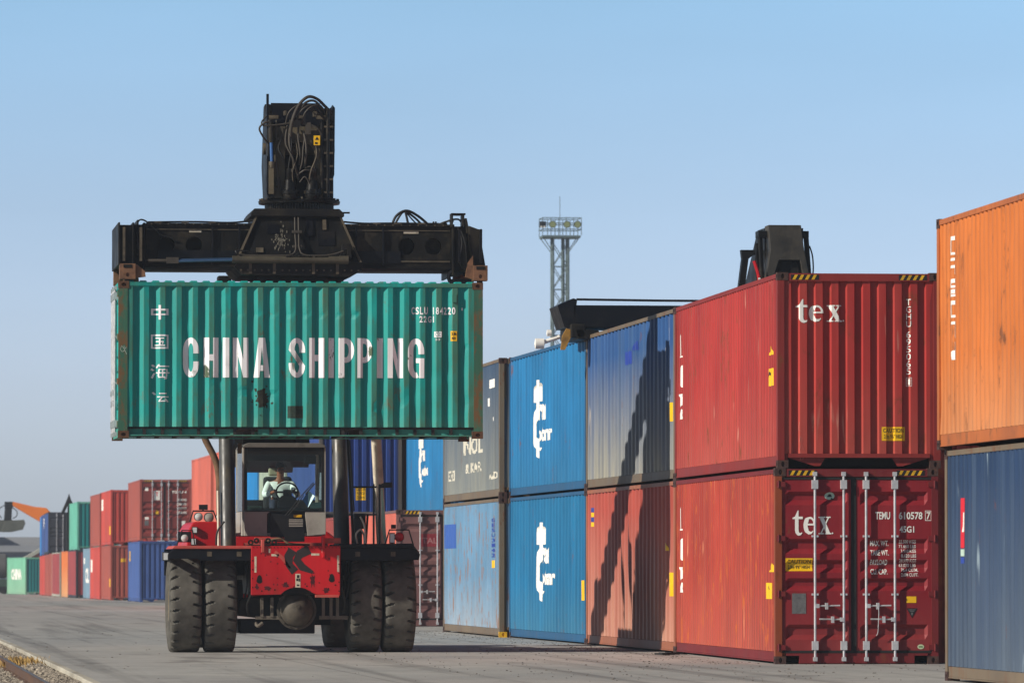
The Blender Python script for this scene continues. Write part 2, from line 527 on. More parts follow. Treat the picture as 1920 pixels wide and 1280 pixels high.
DOOR_REC = [(2.55, 2.35), (1.85, 1.63), (1.54, 1.35), (1.27, 1.08), (.585, .36)]
def doors(c, P, H, mat, mframe, nice=True, bars=M_galv):
    k = H / 2.896
    surfs = []
    for (a, b) in ((.10, 1.135), (1.215, 2.338)):
        us = [a, a + .055, a + .10, b - .10, b - .055, b]
        vs = [.20 * k]
        rec = []
        for (t, lo) in reversed(DOOR_REC):
            vs += [lo * k, (lo + .075) * k, (t - .045) * k, t * k]
            rec += [(lo + .075) * k, (t - .045) * k]
        vs.append(H - .17)
        def depth(u, v, a=a, b=b, rec=rec):
            fu = 0. if u < a + .08 or u > b - .08 else 1.
            return .045 * fu if any(abs(v - r) < 1e-6 for r in rec) else 0.
        s = Surf(us, vs, depth, lambda u, v, d: P(u, v, .022 + d))
        o = s.mesh('door', mat, c)
        surfs.append((s, o))
    def bx(u0, u1, v0, v1, d0, d1, mb):
        q = [P(u, v, d) for v in (v0, v1) for d in (d0, d1) for u in (u0, u1)]
        mb.add(q, [(0, 2, 3, 1), (4, 5, 7, 6), (0, 1, 5, 4), (2, 6, 7, 3), (0, 4, 6, 2), (1, 3, 7, 5)])
    g = MB()
    bx(1.137, 1.213, .16, H - .13, .014, .07, g); bx(.09, 1.136, H - .168, H - .135, .012, .07, g); bx(1.214, 2.35, H - .168, H - .135, .012, .07, g)
    bx(.09, 1.136, .165, .199, .012, .07, g); bx(1.214, 2.35, .165, .199, .012, .07, g)
    bx(.078, .098, .16, H - .13, .012, .07, g); bx(2.34, 2.36, .16, H - .13, .012, .07, g)
    g.build('door_gasket', M_gasket, c)
    for i, u in enumerate((.59, 1.02, 1.355, 1.785)):
        mb = MB()
        mb.cyl(P(u, .07, -.03), P(u, H - .06, -.03), .019, n=10)
        for v in (.21 * k, 2.59 * k):
            bx(u - .045, u + .045, v, v + .13 * k, -.055, .044, mb)
        for v in (1.03 * k, 1.89 * k):
            bx(u - .045, u + .05, v - .014, v + .014, -.04, .044, mb)
        for v in (.075, H - .085):
            bx(u - .03, u + .03, v - .03, v + .03, -.05, .0, mb)
        b = mb.build('locking_bar', bars, c, smooth=True)
        if nice:
            hb = MB()
            v = (.86 if i % 2 == 0 else .66) * k; e = 1 if i % 2 == 0 else -1
            hb.tube([P(u, v, -.035), P(u + e * .37, v + .005, -.045)], .012, 8, 0)
            bx(u + e * .17 - .02, u + e * .17 + .02, v - .05, v + .045, -.062, -.0, hb)
            bx(min(u, u + e * .06), max(u, u + e * .06), v - .03, v + .03, -.06, -.015, hb)
            hb.build('handle', bars, b)
    if nice:
        for u0, u1 in ((.02, .15), (2.29, 2.418)):
            for v in (.21, 1.0, 1.82, 2.62):
                hb = MB(); bx(u0, u1, v * k, v * k + .075, -.012, .04, hb)
                hb.cyl(P(u0 + .03 if u0 < 1 else u1 - .03, v * k - .015, -.008), P(u0 + .03 if u0 < 1 else u1 - .03, v * k + .09, -.008), .018, n=8)
                hb.build('hinge', mframe, c)
    return surfs

def container(name, X, Y, Z, mat, L=12.192, H=2.896, near='wall', far='wall', detail=2, yaw=0., label='', group=None, mframe=None, mcast=None,
              wob=.012, dents=(), seed=0., hazard=False, pocket=(), side_rows=8, roofbump=.0, pitch=.278, flat=.104, amp=.036, rail_in=.014):
    c = thing(name, label, 'container', (X, Y, Z), yaw, group)
    mframe = mframe or mat
    mcast = mcast or (M_castdark if detail > 1 else mframe)
    S = {}
    nice = detail > 1
    # corner castings and posts
    for sx in (-1, 1):
        for sy in (-1, 1):
            for sz in (0, 1):
                mb = MB()
                add_casting(mb, None, -.004 if sx < 0 else CW + .004 - .162, -.004 if sy < 0 else L + .004 - .178, -.002 if sz == 0 else H - .116, sx, sy, nice)
                mb.build('corner_casting', mcast, c)
            mb = MB()
            x0 = 0. if sx < 0 else CW - .15; y0 = 0. if sy < 0 else L - .15
            mb.box(x0 + (.0 if sx < 0 else .05), x0 + (.10 if sx < 0 else .15), y0, y0 + .15, .1165, H - .1165)
            mb.box(x0 + (.1 if sx < 0 else 0), x0 + (.15 if sx < 0 else .05), y0 + (.03 if sy < 0 else 0), y0 + (.15 if sy < 0 else .12), .1165, H - .1165)
            mb.build('corner_post', mframe, c)
    # side walls with rails
    for k, sx in enumerate((-1, 1)):
        mp = (lambda u, v, d: (.012 + d, L - u, v)) if sx < 0 else (lambda u, v, d: (CW - .012 - d, u, v))
        rows = side_rows if (nice and sx < 0) else (2 if detail and sx < 0 else 1)
        s = corr_surf(.15, L - .15, .185, H - .075, pitch, flat, .068, amp, mp, rows, wob if (detail and sx < 0) else 0, dents if sx < 0 else (), seed)
        o = s.mesh('side_wall', mat, c)
        S['side' if sx < 0 else 'side_r'] = (s, o)
        a, b = (.002, .07) if sx < 0 else (CW - .07, CW - .002)
        MB().box(a, b, .179, L - .179, H - .078, H - .014).build('top_rail', mframe, c)
        mb = MB(); y = .179
        a, b = (rail_in, .09 + rail_in) if sx < 0 else (CW - .09 - rail_in, CW - rail_in)
        for (p0, p1) in list(pocket) + [(L - .179, L)]:
            mb.box(a, b, y, p0, .055, .18); y = p1
        for (p0, p1) in pocket:
            mb.box(a, b, p0, p1, .165, .18)
        a, b = (.004, .09) if sx < 0 else (CW - .09, CW - .004)
        mb.box(a, b, .179, L - .179, .0, .05) if False else mb.box(a + .004, b, .179, L - .179, .035, .053)
        mb.build('bottom_rail', mframe, c)
    # roof and floor
    us, pp = folds(.15, L - .15, .21, .10, .03)
    n = (len(us) - 2) // 4
    rb = MB()
    zz = [H - .02 + roofbump]
    for i in range(n): zz += [H - .02 + roofbump, H - .04, H - .04, H - .02 + roofbump]
    zz.append(H - .02 + roofbump)
    vv = []
    for u, z in zip(us, zz):
        vv += [(.03, u, H - .05), (.075, u, z), (CW - .075, u, z), (CW - .03, u, H - .05)]
    ff = [(4 * i + j, 4 * i + 4 + j, 4 * i + 5 + j, 4 * i + 1 + j) for i in range(len(us) - 1) for j in range(3)]
    rb.add(vv, ff)
    rb.build('roof', mat, c)
    fb = MB().box(.07, CW - .07, .1, L - .1, .15, .175)
    if nice:
        y = .5
        while y < L - .4:
            fb.box(.07, CW - .07, y, y + .05, .04, .15); y += .3
    fb.build('floor', M_under, c)
    # ends
    for which, kind in (('near', near), ('far', far)):
        P = (lambda u, v, d: (u, d, v)) if which == 'near' else (lambda u, v, d: (CW - u, L - d, v))
        Pw = (lambda u, v, d, P=P: P(u, v, .03 + d))
        def bx(u0, u1, v0, v1, d0, d1, mb):
            q = [P(u, v, d) for v in (v0, v1) for d in (d0, d1) for u in (u0, u1)]
            mb.add(q, [(0, 2, 3, 1), (4, 5, 7, 6), (0, 1, 5, 4), (2, 6, 7, 3), (0, 4, 6, 2), (1, 3, 7, 5)])
        hd = MB(); bx(.16, CW - .16, H - .125, H - .012, .004, .10, hd); hd.build('top_rail', mframe, c)
        sb = MB()
        if kind == 'doors':
            bx(.36, CW - .36, .012, .16, .006, .10, sb); bx(.16, CW - .16, .125, .16, .008, .10, sb)
        else:
            bx(.16, CW - .16, .155, .215, .004, .10, sb)
            for g, e in ((.42, 1), (CW - .42, -1)):
                q = [P(g - e * .26, .153, .06), P(g + e * .30, .153, .06), P(g + e * .22, .03, .06), P(g + e * .14, .03, .06)]
                q2 = [P(g - e * .26, .153, .075), P(g + e * .30, .153, .075), P(g + e * .22, .03, .075), P(g + e * .14, .03, .075)]
                sb.add(q + q2, [(0, 1, 2, 3), (4, 7, 6, 5), (0, 4, 5, 1), (1, 5, 6, 2), (2, 6, 7, 3), (3, 7, 4, 0)])
        sb.build('bottom_rail', mframe, c)
        if kind == 'doors':
            S[which] = doors(c, P, H, mat, mframe, nice)
        else:
            s = corr_surf(.10, CW - .10, .215, H - .125, .252, .105, .022, .045, Pw, 6 if nice and which == 'near' else 1,
                          wob * .6 if nice else 0, (), seed + 3)
            o = s.mesh('end_wall', mat, c)
            S[which] = (s, o)
        if hazard and which == 'near':
            for u0 in (.22, CW - .60):
                hz = MB(); bx(u0 - .02, u0 + .40, H - .108, H - .032, .001, .0035, hz)
                hb = hz.build('hazard_stripe', M_black, c)
                hz = MB()
                for i in range(4):
                    u = u0 + i * .095
                    hz.add([P(u, H - .106, -.001), P(u + .045, H - .106, -.001), P(u + .085, H - .034, -.001), P(u + .04, H - .034, -.001)], [(0, 1, 2, 3)])
                hz.build('yellow_slashes', M_hazy, hb)
    S['root'] = c
    return S
def sticker(S, key, u0, u1, v0, v1, lines, mat=M_yellow, ink=M_black, name='warning_sticker'):
    s, o = S[key]
    st = s.rect(u0, u1, v0, v1, mat, o, name)
    n = len(lines); h = (v1 - v0) / (n + .3)
    for i, t in enumerate(lines):
        top = v1 - h * (i + .25)
        w = (u1 - u0) * (.88 if i == 0 else .8)
        s.text(t, (u0 + u1) / 2 - w / 2, (u0 + u1) / 2 + w / 2, top - h * .68, top, ink, o, .01, off=.006)
    return st

# ------------------------------------------------------------------ the setting: ground, kerb, ballast
def gz(Y): return -.0019 * max(0., min(Y, 560.) - 240.)
def ground_mat():
    t = NT('concrete_apron')
    big = t.noise(.22, 5, .6, (1, .55, 1), 3)
    mid = t.noise(1.6, 5, .65, (1, .5, 1), 8)
    fine = t.noise(14, 4, .6, None, 2)
    c = t.mix(t.ramp(big, .32, .68), C(160, 160, 158, .92), C(186, 184, 178, .94))
    c = t.mix(t.ramp(mid, .44, .68, 0, .38), c, C(138, 137, 136, .9))
    c = t.mix(t.ramp(fine, .5, .8, 0, .35), c, C(120, 112, 100, .8))
    tr = t.noise(1.0, 4, .6, (1.6, .02, 1), 15)          # rubber tracks along the row
    c = t.mix(t.ramp(tr, .52, .68, 0, .6), c, C(84, 82, 80, .8))
    sp = t.noise(.5, 3, .6, (1, .3, 1), 21)
    c = t.mix(t.ramp(sp, .60, .68, 0, .5), c, C(96, 92, 88, .8))
    # slab joints
    s = t.sep()
    for k, (ch, per) in enumerate(((s[0], 4.5), (s[1], 6.0))):
        m = t.mul(t.mul(ch, 1 / per), 1.0, 'MODULO')
        a = t.mul(m, .5, 'SUBTRACT'); a = t.mul(a, 0, 'ABSOLUTE')
        c = t.mix(t.ramp(a, .004, .008, .32, 0), c, C(70, 66, 62, .7))
    t.color(c); t.set(t.ramp(mid, .3, .7, .62, .85), 0, .3)
    t.bump(fine, .3, .01)
    return t.m
ys = [-30, 60, 120, 240, 300, 360, 420, 480, 560, 900, 3500]
def sheet(name, x0, x1, dz, mat):
    mb = MB()
    v = [(x, y, gz(y) + dz) for y in ys for x in (x0, x1)]
    mb.add(v, [(2 * i, 2 * i + 1, 2 * i + 3, 2 * i + 2) for i in range(len(ys) - 1)])
    o = mb.build(name, mat); o['kind'] = 'structure'; return o
sheet('concrete_apron', 3.1, 700, 0, ground_mat())
sheet('ground', -900, 3.1, -.17, plain('track_bed_soil', C(140, 128, 112, .75), .3, 2.5, .9, dirt=C(100, 92, 82, .7)))
kb = MB(); y = -20.
rk = random.Random(3)
while y < 240:
    l = rk.uniform(4, 9)
    kb.box(2.98 + rk.uniform(-.015, .015), 3.1, y, y + l - .004, -.24, .005 + rk.uniform(-.006, .003)); y += l
o = kb.build('apron_edge', plain('pale_kerb_concrete', C(196, 190, 174, .85), .22, .35, .8, dirt=C(128, 118, 102, .8), dirt_amt=.75), bevel=.012); o['kind'] = 'structure'
def pebbles(name, mat, n, place, rmin, rmax, rnd, flat=.7):
    mb = MB()
    for i in range(n):
        x, y, z = place(rnd); r = rmin * (rmax / rmin) ** rnd.random()
        a = rnd.random() * 6.28; ca, sa = math.cos(a), math.sin(a)
        vs = []
        for (px, py, pz) in ((1, 0, 0), (-1, 0, 0), (0, 1, 0), (0, -1, 0), (0, 0, 1), (.6, .6, .5), (-.6, .5, .6), (.5, -.6, .5), (-.6, -.6, .4)):
            k = r * rnd.uniform(.7, 1.2)
            vs.append((x + (px * ca - py * sa) * k, y + (px * sa + py * ca) * k, z + pz * k * flat))
        mb.add(vs, [(0, 5, 2), (2, 5, 6), (2, 6, 1), (1, 6, 8), (1, 8, 3), (3, 8, 7), (3, 7, 0), (0, 7, 5), (5, 4, 6), (6, 4, 8), (8, 4, 7), (7, 4, 5)])
    o = mb.build(name, mat); return o
def pl_ballast(r):
    x = 2.97 - 2.6 * r.random() ** 1.7; y = r.uniform(64, 135)
    return x, y, -.15 + .085 * math.exp(-((x - 2.86) / .28) ** 2)
def stone_mat(name, a, b, sc):
    t = NT(name)
    n = t.noise(sc, 2, .5, None, 1)
    c = t.mix(t.ramp(n, .35, .65), a, b)
    t.color(c); t.set(.85, 0, .25)
    return t.m
o = pebbles('ballast', stone_mat('ballast_stone', C(92, 86, 80, .8), C(196, 184, 166, .85), 9), 24000, pl_ballast, .018, .05, random.Random(5))
o['kind'] = 'stuff'; o['label'] = 'grey track ballast stones beside the kerb'
def pl_deb(r):
    k = r.random()
    if k < .5:
        y = 80 + 60 * r.random() ** .8; x = 13.5 - abs(r.gauss(0, .8))
        if y < 90: x = r.uniform(11.5, 16)
    elif k < .8: x = r.uniform(8, 13.4); y = r.uniform(76, 110)
    else: x = r.uniform(3.3, 13.2); y = r.uniform(76, 140)
    return x, y, .003
o = pebbles('grit', stone_mat('dark_grit', C(60, 56, 52, .8), C(120, 110, 98, .8), 6), 1300, pl_deb, .005, .022, random.Random(11), .6)
o['kind'] = 'stuff'; o['label'] = 'dark grit and small stones scattered over the concrete'

# rail and sleepers
M_rail = plain('rusty_rail', C(98, 72, 54, .8), .3, 3, .65, dirt=C(60, 44, 34), stretch=(1, .2, 1))
M_railtop = plain('worn_rail_head', C(140, 128, 118, .8), .15, 3, .4, .5)
rail = thing('railway_rail', 'rusty brown steel rail lying in the ballast at bottom left', 'rail', (2.42, 60, -.145))
MB().prism([(-.075, .0), (.075, .0), (.075, .012), (.012, .03), (.01, .11), (.035, .125), (.035, .15), (-.035, .15), (-.035, .125), (-.01, .11), (-.012, .03), (-.075, .012)], 'y', -40, 300).build('rail_web', M_rail, rail)
MB().box(-.026, .026, -40, 300, .151, .154).build('rail_head', M_railtop, rail)
M_slp = plain('sleeper_concrete', C(178, 168, 150, .8), .2, 5, .85, dirt=C(110, 98, 84))
sl_me = None
for i in range(38):
    if sl_me is None:
        o = MB().prism([(-.13, -.06), (.13, -.06), (.10, .0), (-.10, .0)], 'x', -1.75, .28).build('sleeper', M_slp); sl_me = o.data
    else:
        o = bpy.data.objects.new('sleeper', sl_me); COL.objects.link(o)
    o.location = (2.42, 66 + i * .6, -.147)
    tag(o, 'pale concrete railway sleeper half buried under the rusty rail', 'sleeper', 'sleepers under the rail')
# dry grass tuft
tuft = MB(); rt = random.Random(4)
for i in range(420):
    x = rt.gauss(0, .16); y = rt.gauss(0, 1.1); h = rt.uniform(.05, .17); a = rt.uniform(0, 6.28); l = rt.uniform(.02, .10)
    w = .006
    tuft.add([(x - w, y, 0), (x + w, y, 0), (x + l * math.cos(a) * .5 + w * .6, y + l * math.sin(a) * .5, h * .7), (x + l * math.cos(a), y + l * math.sin(a), h)], [(0, 1, 2), (0, 2, 3)])
o = tuft.build('grass_tuft', plain('dry_grass', C(186, 150, 84, .8), .35, 8, .8)); o.location = (2.72, 96.5, -.11)
tag(o, 'dry yellow grass tuft growing in the ballast beside the kerb', 'grass tuft')
ob = MB()
for i in range(5):
    ob.box(-.28 + i * .1, -.14 + i * .11, -.16 + .03 * (i % 3), .1 + .04 * (i % 2), .0 + .008 * i, .03 + .012 * (i % 3))
o = ob.build('rubber_scrap', M_gasket); o.location = (13.36, 99.6, .0); o.rotation_euler = (0, .05, .4)
tag(o, 'black torn rubber scrap on the concrete before the lower red container', 'scrap')

# ------------------------------------------------------------------ the container row
GRP_NEAR = 'containers in the long two-high row on the right'
GRP_FAR = 'distant containers of the row on the left'
def row(name, xn, xf, Y, Z, mat, label, L=12.192, group=GRP_NEAR, **k):
    return container(name, xn, Y, Z, mat, L=L, yaw=-math.asin((xf - xn) / L), label=label, group=group, **k)
DUST = C(176, 166, 148, .8)
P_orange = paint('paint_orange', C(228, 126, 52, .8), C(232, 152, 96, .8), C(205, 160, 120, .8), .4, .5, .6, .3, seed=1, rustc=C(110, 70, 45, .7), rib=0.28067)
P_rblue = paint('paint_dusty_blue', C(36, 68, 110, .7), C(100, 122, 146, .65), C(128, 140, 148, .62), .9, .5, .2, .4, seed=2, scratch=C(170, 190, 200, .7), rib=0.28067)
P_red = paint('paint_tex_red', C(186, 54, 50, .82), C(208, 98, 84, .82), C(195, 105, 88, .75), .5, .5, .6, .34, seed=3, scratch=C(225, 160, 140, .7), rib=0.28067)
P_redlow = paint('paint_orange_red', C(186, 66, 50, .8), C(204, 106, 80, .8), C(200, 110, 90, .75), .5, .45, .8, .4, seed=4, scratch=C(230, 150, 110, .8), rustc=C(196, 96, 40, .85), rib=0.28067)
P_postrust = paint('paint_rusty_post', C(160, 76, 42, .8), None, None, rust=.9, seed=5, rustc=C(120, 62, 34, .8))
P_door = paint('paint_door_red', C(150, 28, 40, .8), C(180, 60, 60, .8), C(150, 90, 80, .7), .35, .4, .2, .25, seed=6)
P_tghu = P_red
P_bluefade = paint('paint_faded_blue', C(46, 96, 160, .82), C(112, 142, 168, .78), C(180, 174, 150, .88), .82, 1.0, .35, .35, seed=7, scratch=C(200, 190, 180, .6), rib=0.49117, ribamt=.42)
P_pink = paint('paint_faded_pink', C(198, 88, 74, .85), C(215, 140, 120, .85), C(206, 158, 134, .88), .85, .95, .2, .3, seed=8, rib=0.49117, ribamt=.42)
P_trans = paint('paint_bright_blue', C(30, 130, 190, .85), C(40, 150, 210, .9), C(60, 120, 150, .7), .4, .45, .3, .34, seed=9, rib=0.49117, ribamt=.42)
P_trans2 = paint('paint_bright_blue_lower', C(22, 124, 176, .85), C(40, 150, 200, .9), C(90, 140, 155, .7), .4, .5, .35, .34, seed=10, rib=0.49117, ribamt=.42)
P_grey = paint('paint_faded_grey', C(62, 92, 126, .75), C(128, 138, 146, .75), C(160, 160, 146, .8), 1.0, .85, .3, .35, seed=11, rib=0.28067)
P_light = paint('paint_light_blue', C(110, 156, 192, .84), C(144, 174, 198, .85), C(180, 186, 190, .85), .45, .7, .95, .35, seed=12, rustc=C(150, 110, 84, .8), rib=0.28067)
P_brown = paint('paint_brown_doors', C(132, 92, 90, .8), None, None, seed=13)
P_salmon = paint('paint_salmon', C(222, 112, 92, .85), None, None, rust=.2, seed=14)
P_navy = paint('paint_navy', C(44, 74, 148, .8), C(90, 120, 180, .8), None, rust=.2, seed=15)
P_wpost = paint('paint_weathered_post', C(128, 112, 92, .8), None, None, rust=.8, seed=16, rustc=C(120, 76, 46, .8))
P_green = paint('paint_teal_green', C(0, 160, 152, .92), C(40, 188, 172, .92), C(120, 170, 140, .7), .16, .6, .5, .3, scratch=None, ridge=C(80, 124, 98, .72), seed=17, rustc=C(112, 92, 62, .8), H=2.6)
P_greenpost = paint('paint_teal_rusty', C(66, 122, 98, .75), None, None, rust=1.4, seed=18, rustc=C(122, 84, 48, .85))

# orange on dusty blue, nearest, runs out of the picture on the right
s = row('shipping_container', 13.71, 13.71, 64.2, 0, P_rblue, 'dusty blue container with a small red white and blue flag mark, under the orange one', mframe=P_wpost, seed=1.5)
S1, o1 = s['side']
L_ = 12.192
M_redst = plain('sticker_red', C(215, 30, 50, .8), .05, 5, .5); M_bluest = plain('sticker_blue', C(40, 70, 160, .8), .05, 5, .5); M_mint = plain('sticker_mint', C(190, 215, 200, .8), .05, 5, .5)
S1.rect(1.06, 1.34, 1.66, 2.28, M_redst, o1, 'flag_mark')
S1.polys([[(1.10, 1.86), (1.16, 1.86), (1.22, 2.08), (1.16, 2.08)], [(1.24, 1.86), (1.30, 1.86), (1.30, 2.10), (1.24, 2.10)], [(1.305, 1.86), (1.33, 1.86), (1.33, 2.10), (1.305, 2.10)]], M_white, o1, off=.007)
S1.rect(1.06, 1.34, 1.56, 1.645, M_mint, o1, 'flag_mark'); S1.rect(1.06, 1.34, 1.47, 1.545, M_bluest, o1, 'flag_mark')
s = row('shipping_container', 13.615, 13.615, 64.2, 2.90, P_orange, 'orange container stacked on the dusty blue one at the right edge', mframe=P_postrust if False else paint('paint_orange_frame', C(200, 112, 56, .8), None, None, rust=.8, seed=20, rustc=C(120, 80, 50, .7)), seed=2.5, wob=.02)
S1, o1 = s['side']
q = []
def bracket(z0, z1, kind):
    a, b = .92, 1.26; t = .09
    if kind == 'L': return [[(a, z0), (a + t, z0), (a + t, z1), (a, z1)], [(a + t, z1 - .05), (b, z1 - .05), (b, z1), (a + t, z1)], [(a + t, z0), (b - .1, z0), (b - .1, z0 + .03), (a + t, z0 + .03)]]
    if kind == 'n': return [[(b - t, z0), (b, z0), (b, z1), (b - t, z1)], [(a, z1 - .035), (b - t, z1 - .035), (b - t, z1), (a, z1)]]
    if kind == 'z': return [[(b - .1, z1), (b, z1), (b, z0), (a + .1, z0), (a, z0 + .1), (b - .1, z0 + .12)]]
for z0, z1, kd in ((1.86, 2.26, 'L'), (1.70, 1.76, 'L'), (1.42, 1.62, 'n'), (1.0, 1.34, 'L'), (.52, .88, 'L'), (.10 + .16, .42, 'n')):
    pass
zs = ((2.40, 2.63, 'L'), (2.32, 2.36, 'n'), (2.15, 2.27, 'n'), (1.99, 2.10, 'L'), (1.88, 1.97, 'L'), (1.62, 1.83, 'L'), (1.36, 1.57, 'n'), (1.095, 1.315, 'z'))
for z0, z1, kd in zs:
    q += bracket(z0 + .0, z1, kd)
S1.polys(q, worn('white_orange', WHITE, C(225, 140, 70, .8), .25), o1)

# red stack with the readable end walls
s = row('shipping_container', 13.62, 13.76, 90.06, 0, P_redlow, 'orange red container with four silver locking bars on dark red doors, on the ground', near='doors', mframe=paint('paint_doorframe', C(128, 36, 40, .8), None, None, rust=.45, seed=21), hazard=True, seed=4.2)
for o in s['root'].children:
    if o.name.startswith('door') and o.name.split('.')[0] == 'door': o.data.materials[0] = P_door
    if o.name.startswith('corner_post') and o.location is not None:
        xs = [v.co.x for v in o.data.vertices]
        if max(xs) < .3: o.data.materials[0] = P_postrust
(dl, ol), (dr, orr) = s['near']
M_wd = worn('white_door_letters', WHITE, C(158, 34, 44, .8), .1)
A, B = serif_tex()
for PP, off in ((A, .005), (B, .0065)):
    dl.polys([[(.26 + a * .205, 1.92 + b * .26) for a, b in p] for p in PP], M_wd, ol, off=off)
dr.text('TEMU', 1.50, 1.72, 2.14, 2.25, M_wd, orr, .02); dr.text('610578', 1.85, 2.205, 2.14, 2.25, M_wd, orr, .02); dr.text('7', 2.265, 2.325, 2.14, 2.25, M_wd, orr, .02)
for a, b, c_, d in ((2.245, 2.253, 2.12, 2.27), (2.33, 2.336, 2.12, 2.27), (2.253, 2.33, 2.262, 2.27), (2.253, 2.33, 2.12, 2.128)): dr.rect(a, b, c_, d, M_wd, orr, 'lettering')
dr.text('45G1', 1.86, 2.08, 1.945, 2.04, M_wd, orr, .02)
for i, t in enumerate(('MAX. WT.', 'TARE WT.', 'PAYLOAD', 'CU. CAP.')):
    v = 1.745 - i * .14
    dr.text(t, 1.425, 1.70 if i < 2 else 1.68, v, v + .08, M_wd, orr, .015)
for i, t in enumerate(('32.500 KGS', '71.650 LBS', '3.910 KGS', '8.620 LBS', '28.590 KGS', '63.030 LBS', '76.4 CU.M.', '2.694 CU.FT.')):
    v = 1.785 - i * .07
    dr.text(t, 1.855 if i not in (2, 3, 6, 7) else 1.885, 2.11 if i < 6 else 2.14, v, v + .05, M_wd, orr, .01)
class _D: pass
SD = {'l': (dl, ol), 'r': (dr, orr)}
sticker(SD, 'l', .155, .56, 1.375, 1.565, ['CAUTION', "2.9m 9'6\" HIGH"])
M_plate = plain('grey_plate', C(120, 118, 118, .8), .25, 20, .5, .3)
dl.rect(.25, .46, .745, 1.045, M_plate, ol, 'data_plate')
dl.lay(poly_bm([[(.82 + .075 * math.cos(k * .3142), 2.485 + .055 * math.sin(k * .3142)) for k in range(20)]]), M_mint, ol, 'round_sticker')
dl.polys([[(.78, 2.47), (.86, 2.47), (.84, 2.51), (.81, 2.515)], [(.83, 2.44), (.90, 2.42), (.85, 2.46)]], M_black, ol, off=.0065)
dr.rect(1.965, 2.11, .905, 1.0, M_yellow, orr, 'warning_sticker')
dr.polys([[(1.965, .825), (2.045, .68), (2.125, .825)]], M_black, orr, 'warning_sticker')
dr.polys([[(1.99, .808), (2.10, .808), (2.095, .796), (1.995, .796)], [(2.01, .785), (2.08, .785), (2.075, .775), (2.015, .775)], [(2.03, .76), (2.06, .76), (2.05, .72), (2.04, .72)]], M_plate, orr, off=.007)
dr.lay(poly_bm([[(2.175 + .05 * math.cos(k * .3142), .255 + .036 * math.sin(k * .3142)) for k in range(20)]]), plain('pale_green_label', C(205, 215, 175, .8), .1, 9), orr, 'oval_label')
dr.polys([[(2.145, .245), (2.205, .245), (2.205, .265), (2.145, .265)]], plain('label_green', C(90, 130, 80, .8), .1, 9), orr, off=.0065)
# sealing wire hanging from the right handle
def local(S, p): return p
MB().tube([(1.53, -.06, .85), (1.535, -.07, .75), (1.53, -.065, .62), (1.522, -.06, .47), (1.50, -.05, .42)], .006, 6).build('seal_wire', M_galv, s['root'])
S1, o1 = s['side']
M_ws = worn('white_side_letters', WHITE, C(188, 62, 50, .8), .3)
def glimpses(S1, o1, z):
    def V(a): return a
    S1.text('1', .55, 1.10, z + .95, z + 1.30, M_ws, o1, .03) if False else None
    S1.polys([[(.62, z + 1.06), (.80, z + 1.06), (.80, z + 1.42), (.62, z + 1.36)], [(.55, z + 1.03), (.85, z + 1.03), (.85, z + 1.055), (.55, z + 1.055)]], M_ws, o1) if z > .7 else S1.polys([[(.7, z + 1.27), (.95, z + 1.27), (.85, z + 1.33)]], M_ws, o1)
    S1.polys([[(.95, z + .93), (.70, z + .86), (.58, z + .74), (.58, z + .66), (.70, z + .56), (.95, z + .50)]], M_ws, o1)
    S1.polys([[(.50, z + .42), (1.0, z + .42), (.88, z + .25), (.74, z + .20)]], M_ws, o1)
    S1.polys([[(.55, z + .0), (1.05, z + .0), (1.05, z - .04 + .07), (.82, z + .17)]], M_ws, o1)
glimpses(S1, o1, 1.02)
S1.rect(11.10, 11.75, .86 + .1, 1.20, M_yellow, o1, 'warning_sticker'); S1.text('A1', 11.25, 11.6, 1.10, 1.16, M_black, o1, .02, off=.007)
S1.polys([[(11.45, 1.36), (11.95, 1.36), (11.75, 1.50)]], M_yellow, o1, 'warning_sticker')
S1.rect(11.55, 11.62, 1.74, 1.88, M_ws, o1, 'lettering')

s = row('shipping_container', 13.66, 13.76, 90.06, 2.898, P_red, 'red corrugated container with white lettering and a caution sticker on its end, stacked on top', mframe=paint('paint_red_frame', C(150, 48, 44, .8), None, None, rust=.45, seed=22), hazard=True, seed=5.1, near='wall')
E1, oe = s['near']
lay_tex(E1, .28, 2.17, .245, M_white, oe)
for i, ch in enumerate('TGHU'): E1.text(ch, 1.94, 2.005, 2.42 - i * .108, 2.51 - i * .108, M_white, oe, .0)
for i, ch in enumerate('695065'): E1.text(ch, 1.94, 2.0, 1.935 - i * .109, 2.03 - i * .109, M_white, oe, .0)
E1.text('1', 1.965, 1.99, 1.235, 1.325, M_white, oe, 0)
for a, b, c_, d in ((1.935, 1.94, 1.215, 1.345), (2.01, 2.015, 1.215, 1.345), (1.94, 2.01, 1.34, 1.345), (1.94, 2.01, 1.215, 1.22)): E1.rect(a, b, c_, d, M_white, oe, 'lettering')
sticker(s, 'near', 1.56, 1.915, .406, .612, ['CAUTION', "2.9m 9'6\" HIGH"])
M_chalk = plain('chalk_scrawl', C(190, 110, 100, .8), .2, 9, .8)
for i, p in enumerate(([(.33, .68), (.32, .56), (.36, .55)], [(.34, .46), (.37, .44), (.36, .38), (.33, .39), (.34, .46)], [(.33, .27), (.36, .36), (.39, .27)], [(.34, .23), (.39, .20), (.38, .13), (.34, .12), (.34, .23)])):
    E1.polys(stroke(p, .008), M_chalk, oe)
S1, o1 = s['side']
glimpses(S1, o1, 1.0)
S1.rect(11.0, 11.65, 1.24, 1.50, M_yellow, o1, 'warning_sticker'); S1.text('A1', 11.1, 11.4, 1.38, 1.46, M_black, o1, .02, off=.007)
S1.polys([[(11.15, 1.70), (11.6, 1.70), (11.42, 1.84)]], M_yellow, o1, 'warning_sticker')

